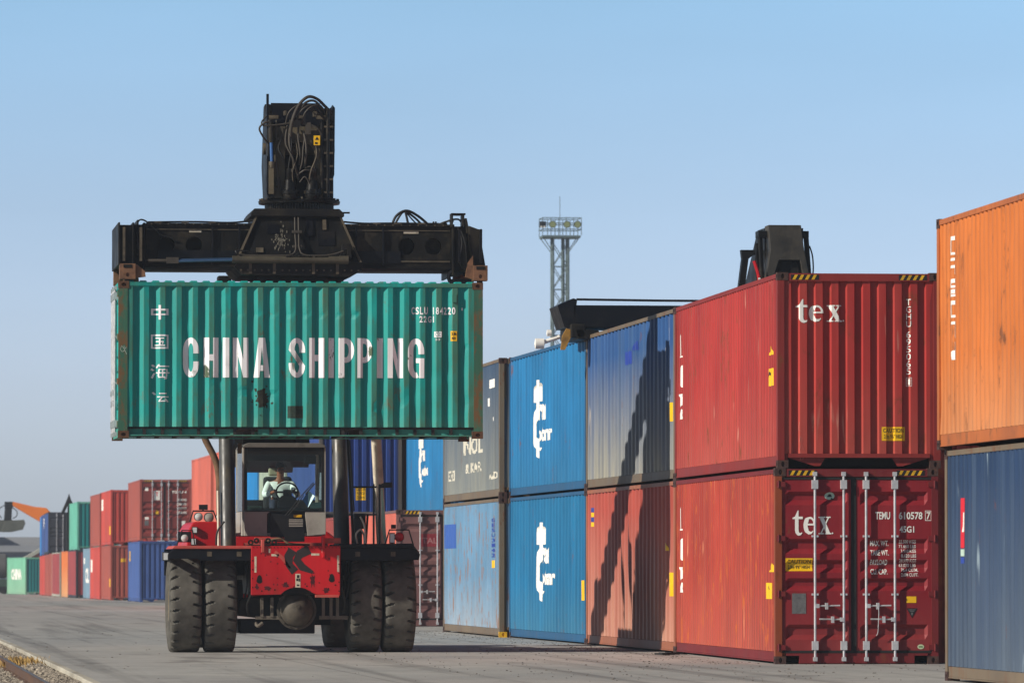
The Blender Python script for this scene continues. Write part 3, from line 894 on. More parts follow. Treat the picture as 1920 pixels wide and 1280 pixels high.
row('shipping_container', 16.22, 16.2, 91.2, 0, P_redlow, 'orange red container added in the second row to darken the gap behind the one with dark red doors', detail=1)  # this pair is added so that the gap beside the stack shows dark
row('shipping_container', 16.22, 16.2, 91.2, 2.898, P_red, 'red container added in the second row to darken the gap behind the one with white lettering on its end', detail=1)
# second bay: faded blue over faded pink
s = row('shipping_container', 13.77, 13.735, 102.33, 0, P_pink, 'faded pink red container crossed by shadow, under the faded blue one', mframe=paint('paint_pink_frame', C(180, 110, 80, .8), None, None, rust=.8, seed=23, rustc=C(150, 92, 50, .8)), seed=6.3, pitch=.5, amp=.034)
S1, o1 = s['side']
S1.rect(11.35, 11.75, .95, 1.35, M_yellow, o1, 'warning_sticker')
S1.polys([[(10.7, 1.72), (11.2, 1.72), (11.0, 1.86)]], M_yellow, o1, 'warning_sticker')
for i in range(4):
    S1.rect(.72, 1.0, 2.20 + .09 * i, 2.28 + .09 * i, (M_yellow, M_bluest, M_yellow, M_bluest)[i], o1, 'sticker')
s = row('shipping_container', 13.77, 13.735, 102.33, 2.898, P_bluefade, 'faded blue container bleached beige towards its base, stacked on the pink one', mframe=P_wpost, seed=7.7, pitch=.5, amp=.034)
S1, o1 = s['side']
S1.rect(11.35, 11.75, 1.0, 1.32, M_yellow, o1, 'warning_sticker')
S1.rect(11.2, 11.3, 2.30, 2.6, M_white, o1, 'lettering'); S1.text('1184', 10.7, 10.9, 2.05, 2.28, M_white, o1, .02)
M_patch = plain('blue_touch_up', C(38, 70, 170, .7), .2, 3)
S1.rect(5.6, 6.6, 2.15, 2.38, M_patch, o1, 'paint_patch'); S1.polys([[(6.6, 2.38), (7.3, 2.36), (7.2, 2.52), (6.7, 2.5)]], M_patch, o1, 'paint_patch')

# third bay: two bright blue containers with the same white mark
def ribbon_logo(S1, o1, u, v, mat):
    q = []
    q += [[(u, v + .92), (u + 1.55, v + .92), (u + 1.55, v + 1.22), (u + 1.0, v + 1.22), (u + 1.0, v + 1.36), (u + .55, v + 1.36), (u + .55, v + 1.22), (u, v + 1.12)]]
    S1.polys(q, mat, o1)
    pts = [(u + .95, v + .93), (u + .62, v + .72), (u + .35, v + .48), (u + .35, v + .24), (u + .62, v + .05), (u + .95, v - .04)]
    S1.polys(stroke(pts, [.5, .5, .46, .44, .40, .36]), mat, o1)
    S1.polys([[(u + .9, v + .02), (u + 1.35, v + .0), (u + 1.3, v - .06), (u + .9, v - .05)]], mat, o1, off=.0065)
    S1.text('rans', u + 1.15, u + 2.05, v + .54, v + .86, mat, o1, .07)
    S1.text('ontainer', u + 1.05, u + 2.9, v + .12, v + .42, mat, o1, .05)
P_frame3 = paint('paint_blue_frame', C(36, 96, 140, .8), None, None, rust=.5, seed=24, rustc=C(120, 90, 60, .8))
s = row('shipping_container', 13.735, 13.60, 114.6, 0, P_trans2, 'bright blue container with white ribbon mark, on the ground', mframe=P_frame3, seed=8.8, pitch=.5, amp=.034)
ribbon_logo(s['side'][0], s['side'][1], 4.35, .98, M_white)
s['side'][0].rect(11.5, 11.95, .82, 1.2, M_yellow, s['side'][1], 'warning_sticker')
s = row('shipping_container', 13.735, 13.60, 114.6, 2.898, P_trans, 'bright blue container with white ribbon mark, stacked above its twin', mframe=P_frame3, seed=9.9, pitch=.5, amp=.034)
ribbon_logo(s['side'][0], s['side'][1], 3.9, .93, M_white)

# fourth bay: faded grey over light blue
s = row('shipping_container', 13.41, 13.41, 126.9, 0, P_light, 'pale blue container with rust scuffs and a darker blue patch, on the ground', mframe=P_wpost, mcast=M_hazy if False else None, seed=10.4)
for o in s['root'].children:
    if o.name.split('.')[0] == 'corner_casting':
        ws = o.data.vertices
        if min(v.co.z for v in ws) < .1 and min(v.co.y for v in ws) < .1 and min(v.co.x for v in ws) < .1: o.data.materials[0] = M_hazy
S1, o1 = s['side']
S1.rect(.25, 2.9, 1.88, 2.42, plain('dark_blue_panel', C(54, 96, 176, .85), .15, 3), o1, 'paint_patch')
for i, ch in enumerate('GESU3142'): S1.text(ch, 10.5, 11.2, 2.40 - i * .105, 2.48 - i * .105, M_bluest, o1, .03)
S1.rect(10.6, 11.1, 1.44, 1.60, M_yellow, o1, 'warning_sticker')
s = row('shipping_container', 13.41, 13.41, 126.9, 2.898, P_grey, 'faded grey blue container with worn white letters, stacked on the pale blue one', mframe=P_wpost, seed=11.3)
S1, o1 = s['side']
M_wg = worn('white_grey_letters', C(230, 224, 205, .8), C(150, 150, 140, .8), .55, seed=2)
S1.text('INOL', 4.4, 8.6, .98 + .02, 1.38, M_wg, o1, .03); S1.text('& KAR', 5.0, 8.4, .60, .82, M_wg, o1, .03)
S1.text('AVIO', 10.0, 11.6, .40, .56, M_wg, o1, .02); S1.text('EOOL', 1.1, 2.7, .48, .72, M_wg, o1, .03)
S1.rect(10.0, 11.2, 2.32, 2.50, M_white, o1, 'lettering'); S1.rect(9.7, 10.1, 1.95, 2.12, M_white, o1, 'lettering'); S1.rect(10.8, 10.95, 1.62, 1.70, M_white, o1, 'lettering')

# beyond the empty bay
s = row('shipping_container', 13.51, 13.55, 152.2, 0, P_salmon, 'salmon container with brown doors and silver bars behind the loader wheels', near='doors', hazard=True, mframe=P_brown, seed=12)
for o in s['root'].children:
    if o.name.split('.')[0] == 'door': o.data.materials[0] = P_brown
(dl, ol), (dr, orr) = s['near']
M_tal = plain('faded_red_panel', C(150, 50, 60, .8), .2, 4)
dl.rect(.62, 1.06, 1.98, 2.30, M_tal, ol, 'sign_panel'); dl.text('TAL', .64, 1.02, 2.06, 2.20, plain('pinkish_letters', C(190, 130, 130, .8), .1, 5), ol, .02, off=.007)
row('shipping_container', 13.6, 13.6, 166.3, 0, paint('paint_dull_red', C(170, 72, 62, .8), seed=25), 'dull red container on the ground behind the salmon one, mostly hidden', detail=1)
row('shipping_container', 13.6, 13.6, 180, 0, P_salmon, 'salmon container under the navy blue one behind the loader', detail=1)
s = row('shipping_container', 13.70, 13.6, 180, 2.898, P_navy, 'navy blue container with yellow caution label on its end, stacked behind the loader cab', detail=1, mframe=paint('paint_grey_frame', C(110, 104, 100, .8), seed=26))
sticker(s, 'near', 1.08, 1.37, .55, .95, ['CAUTION', '9 6 HIGH', '2.9m'])
s = row('shipping_container', 16.22, 16.2, 167, 2.898, P_trans, 'bright blue container with white ribbon mark in the second row, behind the faded grey one', detail=1)
ribbon_logo(s['side'][0], s['side'][1], 3.6, 1.05, M_white)
row('shipping_container', 16.22, 16.2, 167, 0, P_brown, 'brown container under the blue one of the second row, hidden behind the salmon one', detail=1)
row('shipping_container', 16.25, 16.2, 181, 2.898, paint('paint_maroon', C(120, 44, 46, .8), seed=27), 'maroon container in the second row beside the navy blue one', detail=1)
row('shipping_container', 16.25, 16.2, 181, 0, P_brown, 'brown container under the maroon one of the second row', detail=1)
P_cream = paint('paint_cream', C(196, 196, 180, .8), seed=28); P_far1 = paint('paint_far_red', C(208, 78, 66, .85), seed=29); P_far2 = paint('paint_far_brick', C(176, 86, 72, .85), seed=30)
P_teal = paint('paint_far_teal', C(110, 196, 172, .85), seed=31); P_tealend = paint('paint_far_teal_end', C(0, 140, 140, .85), seed=32); P_farblue = paint('paint_far_blue', C(70, 100, 165, .85), seed=33)
P_sky = paint('paint_far_skyblue', C(20, 140, 220, .85), seed=34); P_farnavy = paint('paint_far_navy', C(60, 88, 150, .85), seed=35); P_farorange = paint('paint_far_orange', C(240, 130, 60, .85), C(250, 170, 110, .9), C(220, 180, 130, .8), .7, .8, seed=36)
P_fargrey = paint('paint_far_greyblue', C(130, 160, 180, .85), seed=37); P_farmar = paint('paint_far_maroon', C(168, 70, 72, .85), seed=38); P_mint = paint('paint_far_mint', C(130, 205, 170, .85), None, C(160, 190, 160, .8), .8, .7, seed=39)
P_dark = paint('paint_far_dark', C(52, 56, 66, .8), seed=40)
FAR = dict(group=GRP_FAR, detail=1)
def far(xn, xf, Y, lvl, mat, label, **k):
    kk = dict(FAR); kk.update(k)
    return row('shipping_container', xn, xf, Y, gz(Y + 6) + lvl * 2.898, mat, label, **kk)
far(13.6, 13.6, 193, 0, P_far2, 'brick red container below the cream one, hidden behind the loader')
far(13.6, 13.6, 193, 1, P_cream, 'cream container seen through the loader cab windows')
far(13.6, 13.6, 206, 0, P_far1, 'red container below the sky blue one, hidden behind the loader')
far(13.6, 13.6, 206, 1, P_sky, 'sky blue container seen through the loader cab windows')
far(13.62, 13.6, 219, 0, P_far1, 'red container on the ground behind the red hood of the loader')
far(13.62, 13.6, 219, 1, P_salmon, 'salmon container in the upper layer directly behind the left lift cylinder of the loader')
far(13.6, 13.55, 232.8, 0, P_far2, 'brick container on the ground behind the left mudguard of the loader')
far(13.6, 13.55, 232.8, 1, P_salmon, 'salmon container in the upper layer whose side shows just left of the loader exhaust')
s = far(13.6, 13.6, 290, 0, P_farblue, 'blue corrugated container on the ground under the one with brown red doors', mframe=P_farnavy)
s['near'][0].rect(1.95, 2.15, .5, .75, M_yellow, s['near'][1], 'warning_sticker')
s['side'][0].rect(1.2, 2.4, 1.95, 2.45, M_hazy, s['side'][1], 'sticker')
s = far(13.6, 13.6, 290, 1, P_far2, 'brick red container with white locking bars and labels on its doors, upper layer', near='doors', hazard=True)
(dl, ol), (dr, orr) = s['near']
for o in (ol, orr): o.data.materials[0] = paint('paint_far_door', C(140, 52, 46, .85), seed=41)
dl.rect(.66, .95, 1.92, 2.36, M_white, ol, 'sign_panel'); dl.text('T', .74, .88, 2.10, 2.30, M_redst, ol, .03, off=.007)
dl.rect(.24, .40, 2.36, 2.52, M_white, ol, 'sticker'); dl.rect(.24, .42, 1.0, 1.12, M_white, ol, 'sticker'); dl.rect(.22, .42, .72, .95, M_plate, ol, 'data_plate')
dl.polys([[(.74, 1.24), (.88, 1.24), (.88, 1.38), (.81, 1.48), (.74, 1.38)]], M_yellow, ol, 'warning_sticker')
dr.text('TGHU 4', 1.5, 2.2, 2.24, 2.36, M_white, orr, .03)
for i in range(4): dr.text('22000 KG', 1.75, 2.2, 1.88 - .2 * i, 1.99 - .2 * i, M_white, orr, .03)
dr.rect(1.98, 2.14, .72, .94, M_white, orr, 'sticker')
s = far(13.6, 13.6, 322.5, 0, P_far2, 'brick container with yellow spots on the ground, nearer of the two below the red pair')
s['near'][0].rect(1.0, 1.3, 2.0, 2.25, M_yellow, s['near'][1], 'warning_sticker'); s['near'][0].rect(.55, .8, 2.02, 2.2, M_yellow, s['near'][1], 'warning_sticker')
s['side'][0].rect(10.6, 11.6, .7, 1.15, M_yellow, s['side'][1], 'warning_sticker')
s = far(13.6, 13.6, 322.5, 1, P_far1, 'bright red corrugated container in the upper layer next to the brick red doors')
s['side'][0].rect(10.4, 11.8, .55, 1.0, M_yellow, s['side'][1], 'warning_sticker'); s['side'][0].rect(.2, 2.2, 1.9, 2.5, M_white, s['side'][1], 'lettering')
s = far(13.55, 13.5, 335.2, 0, P_far1, 'bright red container on the ground between the brick one and the grey blue one')
s['side'][0].rect(.6, 2.6, 1.5, 2.2, M_white, s['side'][1], 'lettering')
far(13.55, 13.5, 335.2, 1, P_far2, 'faded brick container in the upper layer between the bright red and the teal ones')
s = far(13.6, 13.6, 348.5, 0, P_fargrey, 'pale grey blue container on the ground right of the maroon one')
s['side'][0].text('CL', 3.5, 8.5, .9, 1.75, M_white, s['side'][1], .04); s['side'][0].rect(1.0, 2.6, 2.0, 2.35, M_white, s['side'][1], 'lettering')
far(13.45, 13.4, 368, 0, P_farmar, 'maroon container on the ground below the teal one', mframe=P_dark)
s = far(13.6, 13.55, 370, 1, P_teal, 'teal container with a dark teal corrugated end in the upper layer')
s['near'][1].data.materials[0] = P_tealend
far(13.45, 13.45, 381, 0, P_farorange, 'orange container bleached pale below, on the ground in the distance')
s = far(13.5, 13.4, 398, 0, P_farmar, 'maroon container with a pale post on the ground in the distance', mframe=P_cream)
far(13.6, 13.66, 412, 0, P_far2, 'brownish red container with a scuffed side on the ground, below the dark doors')
far(13.68, 13.8, 425, 0, P_far2, 'brownish red container behind the scuffed one on the ground')
far(13.85, 14.0, 438, 0, P_far1, 'red container at the far end of the ground layer')
s = far(13.6, 13.72, 424.5, 1, P_farnavy, 'blue container with dark doors in the upper layer at the far end', near='doors', mframe=P_dark)
for o in s['root'].children:
    if o.name.split('.')[0] == 'door': o.data.materials[0] = P_dark
s = far(13.75, 13.9, 437, 1, P_farnavy, 'blue container with a white streak just behind the one with dark doors')
s['side'][0].text('F', 8, 11, 1.9, 2.6, M_white, s['side'][1], .05)
far(13.95, 14.2, 450, 1, P_sky, 'bright sky blue container, last of the upper layer')
far(14.0, 14.2, 450.5, 0, P_far1, 'red container, last of the ground layer under the sky blue one')
s = far(13.56, 12.46, 478, 0, P_mint, 'mint green container with white letters standing alone at the far left', mframe=P_mint)
s['near'][1].data.materials[0] = P_tealend
s['side'][0].text('CHINA', 2.8, 9.6, 1.15, 2.0, M_white, s['side'][1], .05)

# ------------------------------------------------------------------ lifted teal container
dents = [(2.12, .78, .10, .07, .022), (2.5, .70, .13, .05, .024), (2.62, .95, .06, .10, -.012), (1.6, .93, .08, .06, .014), (4.3, .52, .06, .10, .018), (4.72, .60, .05, .08, .014), (5.8, .6, .09, .12, .012),
         (5.75, 1.5, .06, .06, .014), (3.9, 2.05, .05, .05, .012)]
for k in range(9): dents.append((1.72 + .278 * k, 2.08, .05, .035, .02))
for k in range(12):
    rr = random.Random(100 + k); dents.append((rr.uniform(.4, 5.7), rr.uniform(.3, 2.3), rr.uniform(.05, .12), rr.uniform(.05, .2), rr.uniform(.006, .014)))
s = container('shipping_container', 10.47, 101.72, 3.575, P_green, L=6.058, H=2.591, near='wall', far='doors', detail=2, yaw=math.pi / 2,
              label='teal green container with large white lettering hanging from the loader spreader', group=None, mframe=P_greenpost,
              mcast=M_casting, wob=.012, dents=dents, seed=17.3, side_rows=30, pocket=((6.058 - 4.02, 6.058 - 3.68), (6.058 - 2.32, 6.058 - 1.96)), roofbump=.034, flat=.083, amp=.045, rail_in=.115)
G1, og = s['side']
for o in s['root'].children:
    if o.name.split('.')[0] in ('top_rail', 'bottom_rail'): o.data.materials[0] = P_green
M_wgreen = worn('white_green_letters', C(245, 244, 244, .98), C(96, 112, 84, .7), .75, 3.2, 4.0)
M_wg2 = worn('white_green_small', C(245, 244, 244, .98), C(60, 150, 135, .7), .2, 5, 1.0)
def gx(p): return (p - 222) / 113.4
def gv(p): return (820.5 - p) / 113.4
def ring(a0, a1, cx, cy, ox, oy, ix, iy, n=10):
    q = []
    for k in range(n):
        t0, t1 = R(a0 + (a1 - a0) * k / n), R(a0 + (a1 - a0) * (k + 1) / n)
        q.append([(cx + ox * math.cos(t0), cy + oy * math.sin(t0)), (cx + ox * math.cos(t1), cy + oy * math.sin(t1)), (cx + ix * math.cos(t1), cy + iy * math.sin(t1)), (cx + ix * math.cos(t0), cy + iy * math.sin(t0))])
    return q
def rq(a, b, c_, d): return [(a, b), (c_, b), (c_, d), (a, d)]
BLK = {
 'I': [rq(0, 0, 1, 1)],
 'H': [rq(0, 0, .37, 1), rq(.63, 0, 1, 1), rq(.37, .42, .63, .58)],
 'N': [rq(0, 0, .33, 1), rq(.67, 0, 1, 1), [(.33, 1), (.33, .55), (.67, 0), (.67, .45)]],
 'A': [[(0, 0), (.34, 0), (.5, .78), (.5, 1), (.3, 1)], [(1, 0), (.66, 0), (.5, .78), (.5, 1), (.7, 1)], [(.40, .17), (.60, .17), (.58, .31), (.42, .31)]],
 'P': [rq(0, 0, .37, 1), rq(.37, .86, .5, 1), rq(.37, .38, .5, .52)] + ring(-90, 90, .5, .69, .5, .31, .16, .17),
 'C': ring(180, 0, .5, .66, .5, .34, .15, .20) + ring(180, 360, .5, .34, .5, .34, .15, .20) + [rq(0, .34, .35, .66), rq(.65, .60, 1, .66), rq(.65, .34, 1, .40)],
 'G': ring(180, 0, .5, .66, .5, .34, .15, .20) + ring(180, 290, .5, .34, .5, .34, .15, .20) + [rq(0, .34, .35, .66), rq(.65, .60, 1, .66), rq(.70, 0, 1, .50), rq(.50, .38, .70, .50)],
 'S': ring(0, 180, .5, .70, .5, .30, .15, .17) + ring(180, 360, .5, .30, .5, .30, .15, .17) + [rq(.65, .63, 1, .70), rq(0, .30, .35, .37), [(0, .70), (.35, .70), (1, .30), (.65, .30)]] ,
}
def block(ch, a, b, c_, d):
    G1.polys([[(a + x * (b - a), c_ + y * (d - c_)) for x, y in p] for p in BLK[ch]], M_wgreen, og)
for ch, a, b in (('C', 343, 373), ('H', 382, 410), ('I', 418, 430), ('N', 437, 466), ('A', 476, 507), ('S', 542, 573), ('H', 580.5, 609), ('I', 617, 627.5), ('P', 636, 665.5), ('P', 671.5, 700), ('I', 708.5, 720), ('N', 729, 758), ('G', 767, 798)):
    block(ch, gx(a), gx(b), gv(707), gv(632))
for ch, a, b, t, bt in (('C', 774, 780, 573, 587), ('S', 782, 788, 573, 587), ('L', 790, 796, 573, 587), ('U', 798, 805, 573, 587), ('1', 814, 817, 573, 587), ('8', 820, 826, 573, 587), ('4', 828, 834, 573, 587), ('2', 835.5, 841, 573, 587), ('2', 843, 849, 573, 587), ('0', 850.5, 857, 573, 587),
                        ('2', 789, 795, 590, 602), ('2', 797, 803, 590, 602), ('G', 805, 812, 590, 602), ('1', 814, 817, 590, 602)):
    G1.text(ch, gx(a), gx(b), gv(bt), gv(t), M_wg2, og, .025) if ch != '1' else G1.rect(gx(a) + .008, gx(b) - .004, gv(bt), gv(t), M_wg2, og, 'lettering')
G1.rect(gx(869), gx(871), gv(579), gv(574), M_wg2, og, 'lettering')
# the four characters written down the left side
def rectp(x0, y0, x1, y1): return [(x0, y0), (x1, y0), (x1, y1), (x0, y1)]
def cjk(polys, cx, cy, w, h):
    G1.polys([[(cx - w / 2 + a * w, cy - h / 2 + b * h) for a, b in p] for p in polys], M_wg2, og)
t_ = .13
cjk([rectp(.43, 0, .57, 1), rectp(.0, .62, .43, .75), rectp(.0, .30, .13, .62), rectp(.13, .30, .43, .41), rectp(.57, .62, 1, .75), rectp(.87, .30, 1, .62), rectp(.57, .30, .87, .41)], gx(299.5), gv(585), .29, .24)
cjk([rectp(0, 0, .1, 1), rectp(.9, 0, 1, 1), rectp(.1, .89, .9, 1), rectp(.1, 0, .9, .11), rectp(.25, .70, .75, .79), rectp(.28, .46, .72, .55), rectp(.2, .2, .8, .29), rectp(.45, .29, .55, .46), rectp(.45, .55, .55, .70), [(.6, .33), (.67, .33), (.72, .43), (.65, .43)]], gx(299.5), gv(640), .29, .235)
cjk([[(.04, .92), (.14, 1.0), (.26, .86), (.16, .80)], [(.0, .62), (.08, .72), (.22, .58), (.13, .52)], [(.02, .05), (.13, .0), (.26, .36), (.17, .40)],
     [(.40, 1.0), (.50, 1.0), (.36, .72), (.28, .76)], rectp(.46, .82, .98, .91), rectp(.42, .60, .90, .68), rectp(.30, .36, 1.0, .45), rectp(.40, .06, .86, .14), rectp(.40, .45, .48, .60), rectp(.38, .14, .46, .36), rectp(.82, .45, .90, .60), rectp(.80, .14, .88, .36), rectp(.60, .45, .67, .60), rectp(.60, .14, .67, .36), [(.80, .06), (.88, .06), (.84, -.05), (.70, -.02)]], gx(300), gv(696), .32, .235)
cjk([[(.03, .95), (.14, 1.0), (.28, .82), (.17, .76)], rectp(.45, .84, .88, .93), rectp(.34, .56, 1.0, .65), [(.56, .56), (.66, .56), (.50, .26), (.40, .24)], [(.42, .20), (.42, .29), (.84, .32), (.84, .22)], [(.76, .44), (.84, .48), (1.0, .20), (.90, .16)]], gx(300), gv(746), .29, .2)
G1.rect(gx(817), gx(831), gv(630), gv(619), M_wg2, og, 'sticker'); G1.text('CSC', gx(819), gx(829), gv(628), gv(621), P_green, og, .0, off=.007)
G1.text('33', gx(819), gx(828), gv(636), gv(632), M_wg2, og, .01)
G1.rect(gx(848), gx(860), gv(637), gv(618), M_yellow, og, 'warning_sticker'); G1.text('2.8t', gx(849.5), gx(859), gv(626), gv(620.5), M_black, og, .03, off=.007); G1.text('83', gx(850), gx(857), gv(634), gv(629), M_black, og, .03, off=.007)
M_grime = plain('grimy_patch', C(50, 72, 62, .6), .5, 12, .8, dirt=C(120, 120, 96, .6), dirt_amt=.5)
G1.rect(gx(540), gx(569), gv(783), gv(760), M_grime, og, 'grime_patch')
rbl = random.Random(8)
def blob(cx, cy, rx, ry, n=34, j=.3):
    rr = [1 + j * (rbl.random() - .5) * 2 for _ in range(n)]
    return [(cx + rx * rr[k] * math.cos(6.2832 * k / n), cy + ry * rr[k] * math.sin(6.2832 * k / n)) for k in range(n)]
bl = [blob(gx(492), gv(745), .10, .14)] + [blob(gx(492) + rbl.gauss(0, .10), gv(748) + rbl.gauss(0, .17), rbl.uniform(.008, .02), rbl.uniform(.01, .03), 9) for _ in range(16)]
G1.polys(bl, plain('tar_blot', C(62, 66, 50, .5), .6, 16, .8, dirt=C(20, 24, 22), dirt_amt=.8), og, 'grime_patch')
vb = MB()
def gp(u, v, d): return G1.mapf(u, v, d)
for (a, b, c_, d_) in ((gx(851), gx(859), gv(564), gv(549)),):
    q = [gp(u, v, d) for v in (c_, d_) for d in (-.03, .03) for u in (a, b)]
    vb.add(q, [(0, 2, 3, 1), (4, 5, 7, 6), (0, 1, 5, 4), (2, 6, 7, 3), (0, 4, 6, 2), (1, 3, 7, 5)])
vb.build('vent', P_green, s['root'])
# scratched scrawl on the left corner post
pl = Surf([0, .15], [.12, 2.47], lambda u, v: 0., lambda u, v, d: (d, 6.058 - u, v))
M_scr = plain('white_scrawl', C(190, 205, 190, .8), .1, 8)
for p in ([(.095, 1.47), (.05, 1.52), (.03, 1.46), (.06, 1.42), (.10, 1.44)], [(.09, 1.52), (.10, 1.43)], [(.13, 1.5), (.10, 1.46), (.135, 1.38)]):
    pl.polys(stroke(p, .009), M_scr, s['root'], off=.003)

# ------------------------------------------------------------------ reach stacker
RS = thing('reach_stacker', 'large red and black reach stacker carrying the teal container towards the camera', 'reach stacker', (7.52, 104.4, 0))
DUSTY = C(112, 100, 82, .75)
M_blk = plain('black_machine_paint', C(20, 20, 21, .8), .4, 2.2, .5, 0, .18, dirt=C(98, 88, 68, .55), dirt_amt=.38)
M_blk2 = plain('clean_black_paint', C(17, 19, 26, .8), .3, 3, .4, 0, .18, dirt=C(60, 56, 50, .6), dirt_amt=.4)
M_grease = plain('greasy_black', C(20, 20, 20, .8), .5, 6, .35, 0, .18, dirt=C(92, 82, 66, .7), dirt_amt=.6)
M_red = paint('machine_red', C(214, 22, 34, .85), C(225, 60, 60, .8), C(110, 56, 46, .6), .55, .35, rust=.4, seed=50, rough=.42, H=2.5)
M_redfade = plain('faded_red_deck', C(200, 84, 74, .8), .2, 5, .6, dirt=C(140, 110, 92, .7))
M_steel = plain('cylinder_steel', C(84, 84, 82, .6), .3, 7, .42, .0, .5, dirt=C(110, 98, 78, .7), dirt_amt=.7, stretch=(1, 1, .4))
M_bluerod = plain('blue_steel_rod', C(96, 134, 176, .8), .1, 4, .18, .75, bump=0)
M_chrome = plain('chrome_rod', C(190, 200, 215, .85), .05, 4, .12, 1.0, bump=0)
M_hose = plain('hydraulic_hose', C(74, 68, 60, .75), .2, 8, .6)
M_hosed = plain('black_hose', C(24, 24, 25, .8), .2, 8, .5)
M_grey = plain('cab_grey_paint', C(178, 172, 162, .85), .08, 3, .5, dirt=C(110, 104, 96, .7), dirt_amt=.4)
M_cabdark = plain('cab_black_trim', C(24, 25, 27, .8), .2, 5, .45)
M_tyre = plain('dusty_tyre_rubber', C(102, 99, 92, .72), .35, 4.0, .85, 0, .2, dirt=C(64, 60, 54, .75), dirt_amt=.6)
M_rim = plain('wheel_rim_paint', C(150, 136, 112, .8), .25, 6, .7, dirt=C(80, 70, 58))
M_brn = plain('rusted_pipe', C(120, 92, 66, .8), .3, 8, .7, dirt=C(70, 54, 40))
M_wpipe = plain('white_pipe_paint', C(226, 214, 192, .85), .08, 4, .5, dirt=C(120, 100, 80, .7), dirt_amt=.35)
M_lens = plain('lamp_lens', C(225, 225, 220, .9), .06, 9, .15, .2)
M_glass = glassmat('cab_glass', (.93, .98, .965))
M_mirror = glassmat('green_glass', (.55, .85, .75))
M_markings = worn('dark_stripe_marks', C(60, 52, 52, .7), C(200, 30, 40, .7), .25, 5)

# tyres
def tyre_mesh(r=.85, w=.53):
    per, slots = 12, 27
    n = per * slots
    xs = [-.5, -.495, -.47, -.43, -.36, -.28, -.2, -.14, -.08, 0, .08, .14, .2, .28, .36, .43, .47, .495, .5]
    mb = MB(); v = []
    for i in range(n):
        a = 2 * math.pi * i / n
        for x in xs:
            e = abs(x) * 2
            rr = r - (0 if e < .84 else .012 if e < .9 else .03 if e < .96 else .07 if e < .995 else .115)
            ph = (i + (0 if x < 0 else per // 2) + round((.5 - abs(x)) * 7)) % per
            if .27 < e * .5 + .0 and e > .50 and ph < 2: rr -= .065
            elif .40 < e <= .50 and ph < 2: rr -= .03
            v.append((x * w, rr * math.cos(a), rr * math.sin(a)))
    # sidewalls
    m = len(xs)
    f = [(i * m + k, i * m + k + 1, ((i + 1) % n) * m + k + 1, ((i + 1) % n) * m + k) for i in range(n) for k in range(m - 1)]
    mb.add(v, f)
    for s_ in (-1, 1):
        mb.lathe([(s_ * w * .5, r - .115), (s_ * w * .535, r - .22), (s_ * w * .52, r - .34), (s_ * w * .44, r - .42), (s_ * w * .2, r - .43)], (0, 0, 0), 'x', 72)
    return mb
def rim_mesh(w, out):
    return MB().lathe([(-w * .42, .44), (-w * .42, .42), (out * w * .18, .40), (out * w * .12, .2), (out * w * .3, .17), (out * w * .3, .0)], (0, 0, 0), 'x', 40)
ty0 = None
for x, out in ((-1.875, -1), (-1.285, -1), (1.175, 1), (1.75, 1)):
    if ty0 is None:
        ty = tyre_mesh().build('tyre', M_tyre, RS, smooth=True); ty0 = ty
    else:
        ty = bpy.data.objects.new('tyre', ty0.data); COL.objects.link(ty); ty.parent = RS
    ty.location = (x, 0, .846); ty.rotation_euler = (x * 1.7, 0, 0)
    rm = rim_mesh(.575, out).build('rim', M_rim, ty, smooth=True)
for x, out in ((-1.28, -1), (1.28, 1)):
    ty = bpy.data.objects.new('tyre', ty0.data); COL.objects.link(ty); ty.parent = RS
    ty.location = (x, 6.6, .846)
    rim_mesh(.575, out).build('rim', M_rim, ty, smooth=True)

# mudguards
MB().prism([(-2.20, 1.66), (-2.11, 1.745), (-.78, 1.745), (-.78, 1.545), (-1.62, 1.545), (-1.72, 1.58), (-2.10, 1.58), (-2.20, 1.56)], 'y', -1.02, -.96).build('mudguard', M_blk2, RS, bevel=.012)
MB().prism([(-2.13, 1.748), (-2.09, 1.80), (-.79, 1.80), (-.79, 1.748)], 'y', -1.05, 1.0).build('mudguard_deck', M_redfade, RS, bevel=.008)
MB().prism([(.70, 1.56), (.70, 1.76), (1.94, 1.76), (2.06, 1.66), (2.04, 1.58), (1.6, 1.55)], 'y', -1.02, -.96).build('mudguard', M_blk2, RS, bevel=.012)
MB().prism([(.68, 1.763), (.68, 1.83), (1.92, 1.84), (2.03, 1.70), (1.95, 1.763)], 'y', -1.05, 1.0).build('mudguard_deck', M_blk2, RS, bevel=.008)
MB().box(-2.20, -2.16, -.958, 1.0, 1.56, 1.70).box(-2.16, -.78, .94, 1.0, 1.3, 1.744).build('mudguard', M_blk2, RS)
MB().box(2.0, 2.04, -.958, 1.0, 1.56, 1.70).box(.70, 1.96, .94, 1.0, 1.3, 1.744).build('mudguard', M_blk2, RS)
# front plate with arch over the axle
arch = [(-.02 + .40 * math.cos(R(a)), .70 + .40 * math.sin(R(a))) for a in range(52, 129, 8)]
pl_ = [(-.80, 1.795), (-.80, .97), (-.30, .98)] + list(reversed(arch)) + [(.30, .98), (.70, .96), (.705, 1.795)]
fp = MB().prism(pl_, 'y', -1.06, -1.0).build('front_plate', M_red, RS, bevel=.008)
MB().box(-.26, .30, -1.0, -.9, .99, 1.04).build('plate_flange', M_redfade, RS) if False else None
MB().box(.28, .68, -1.12, -1.0, .93, .975).build('step_bracket', M_redfade, RS, bevel=.006)
def onplate(name, polys, mat, y=-1.063, parent=fp):
    mb = MB()
    for p in polys: mb.prism(p, 'y', y, y + .002)
    return mb.build(name, mat, parent)
onplate('stripe_mark', stroke([(-.10, 1.73), (-.17, 1.62), (-.16, 1.48), (-.06, 1.36)], [.16, .15, .12, .14]), M_markings)
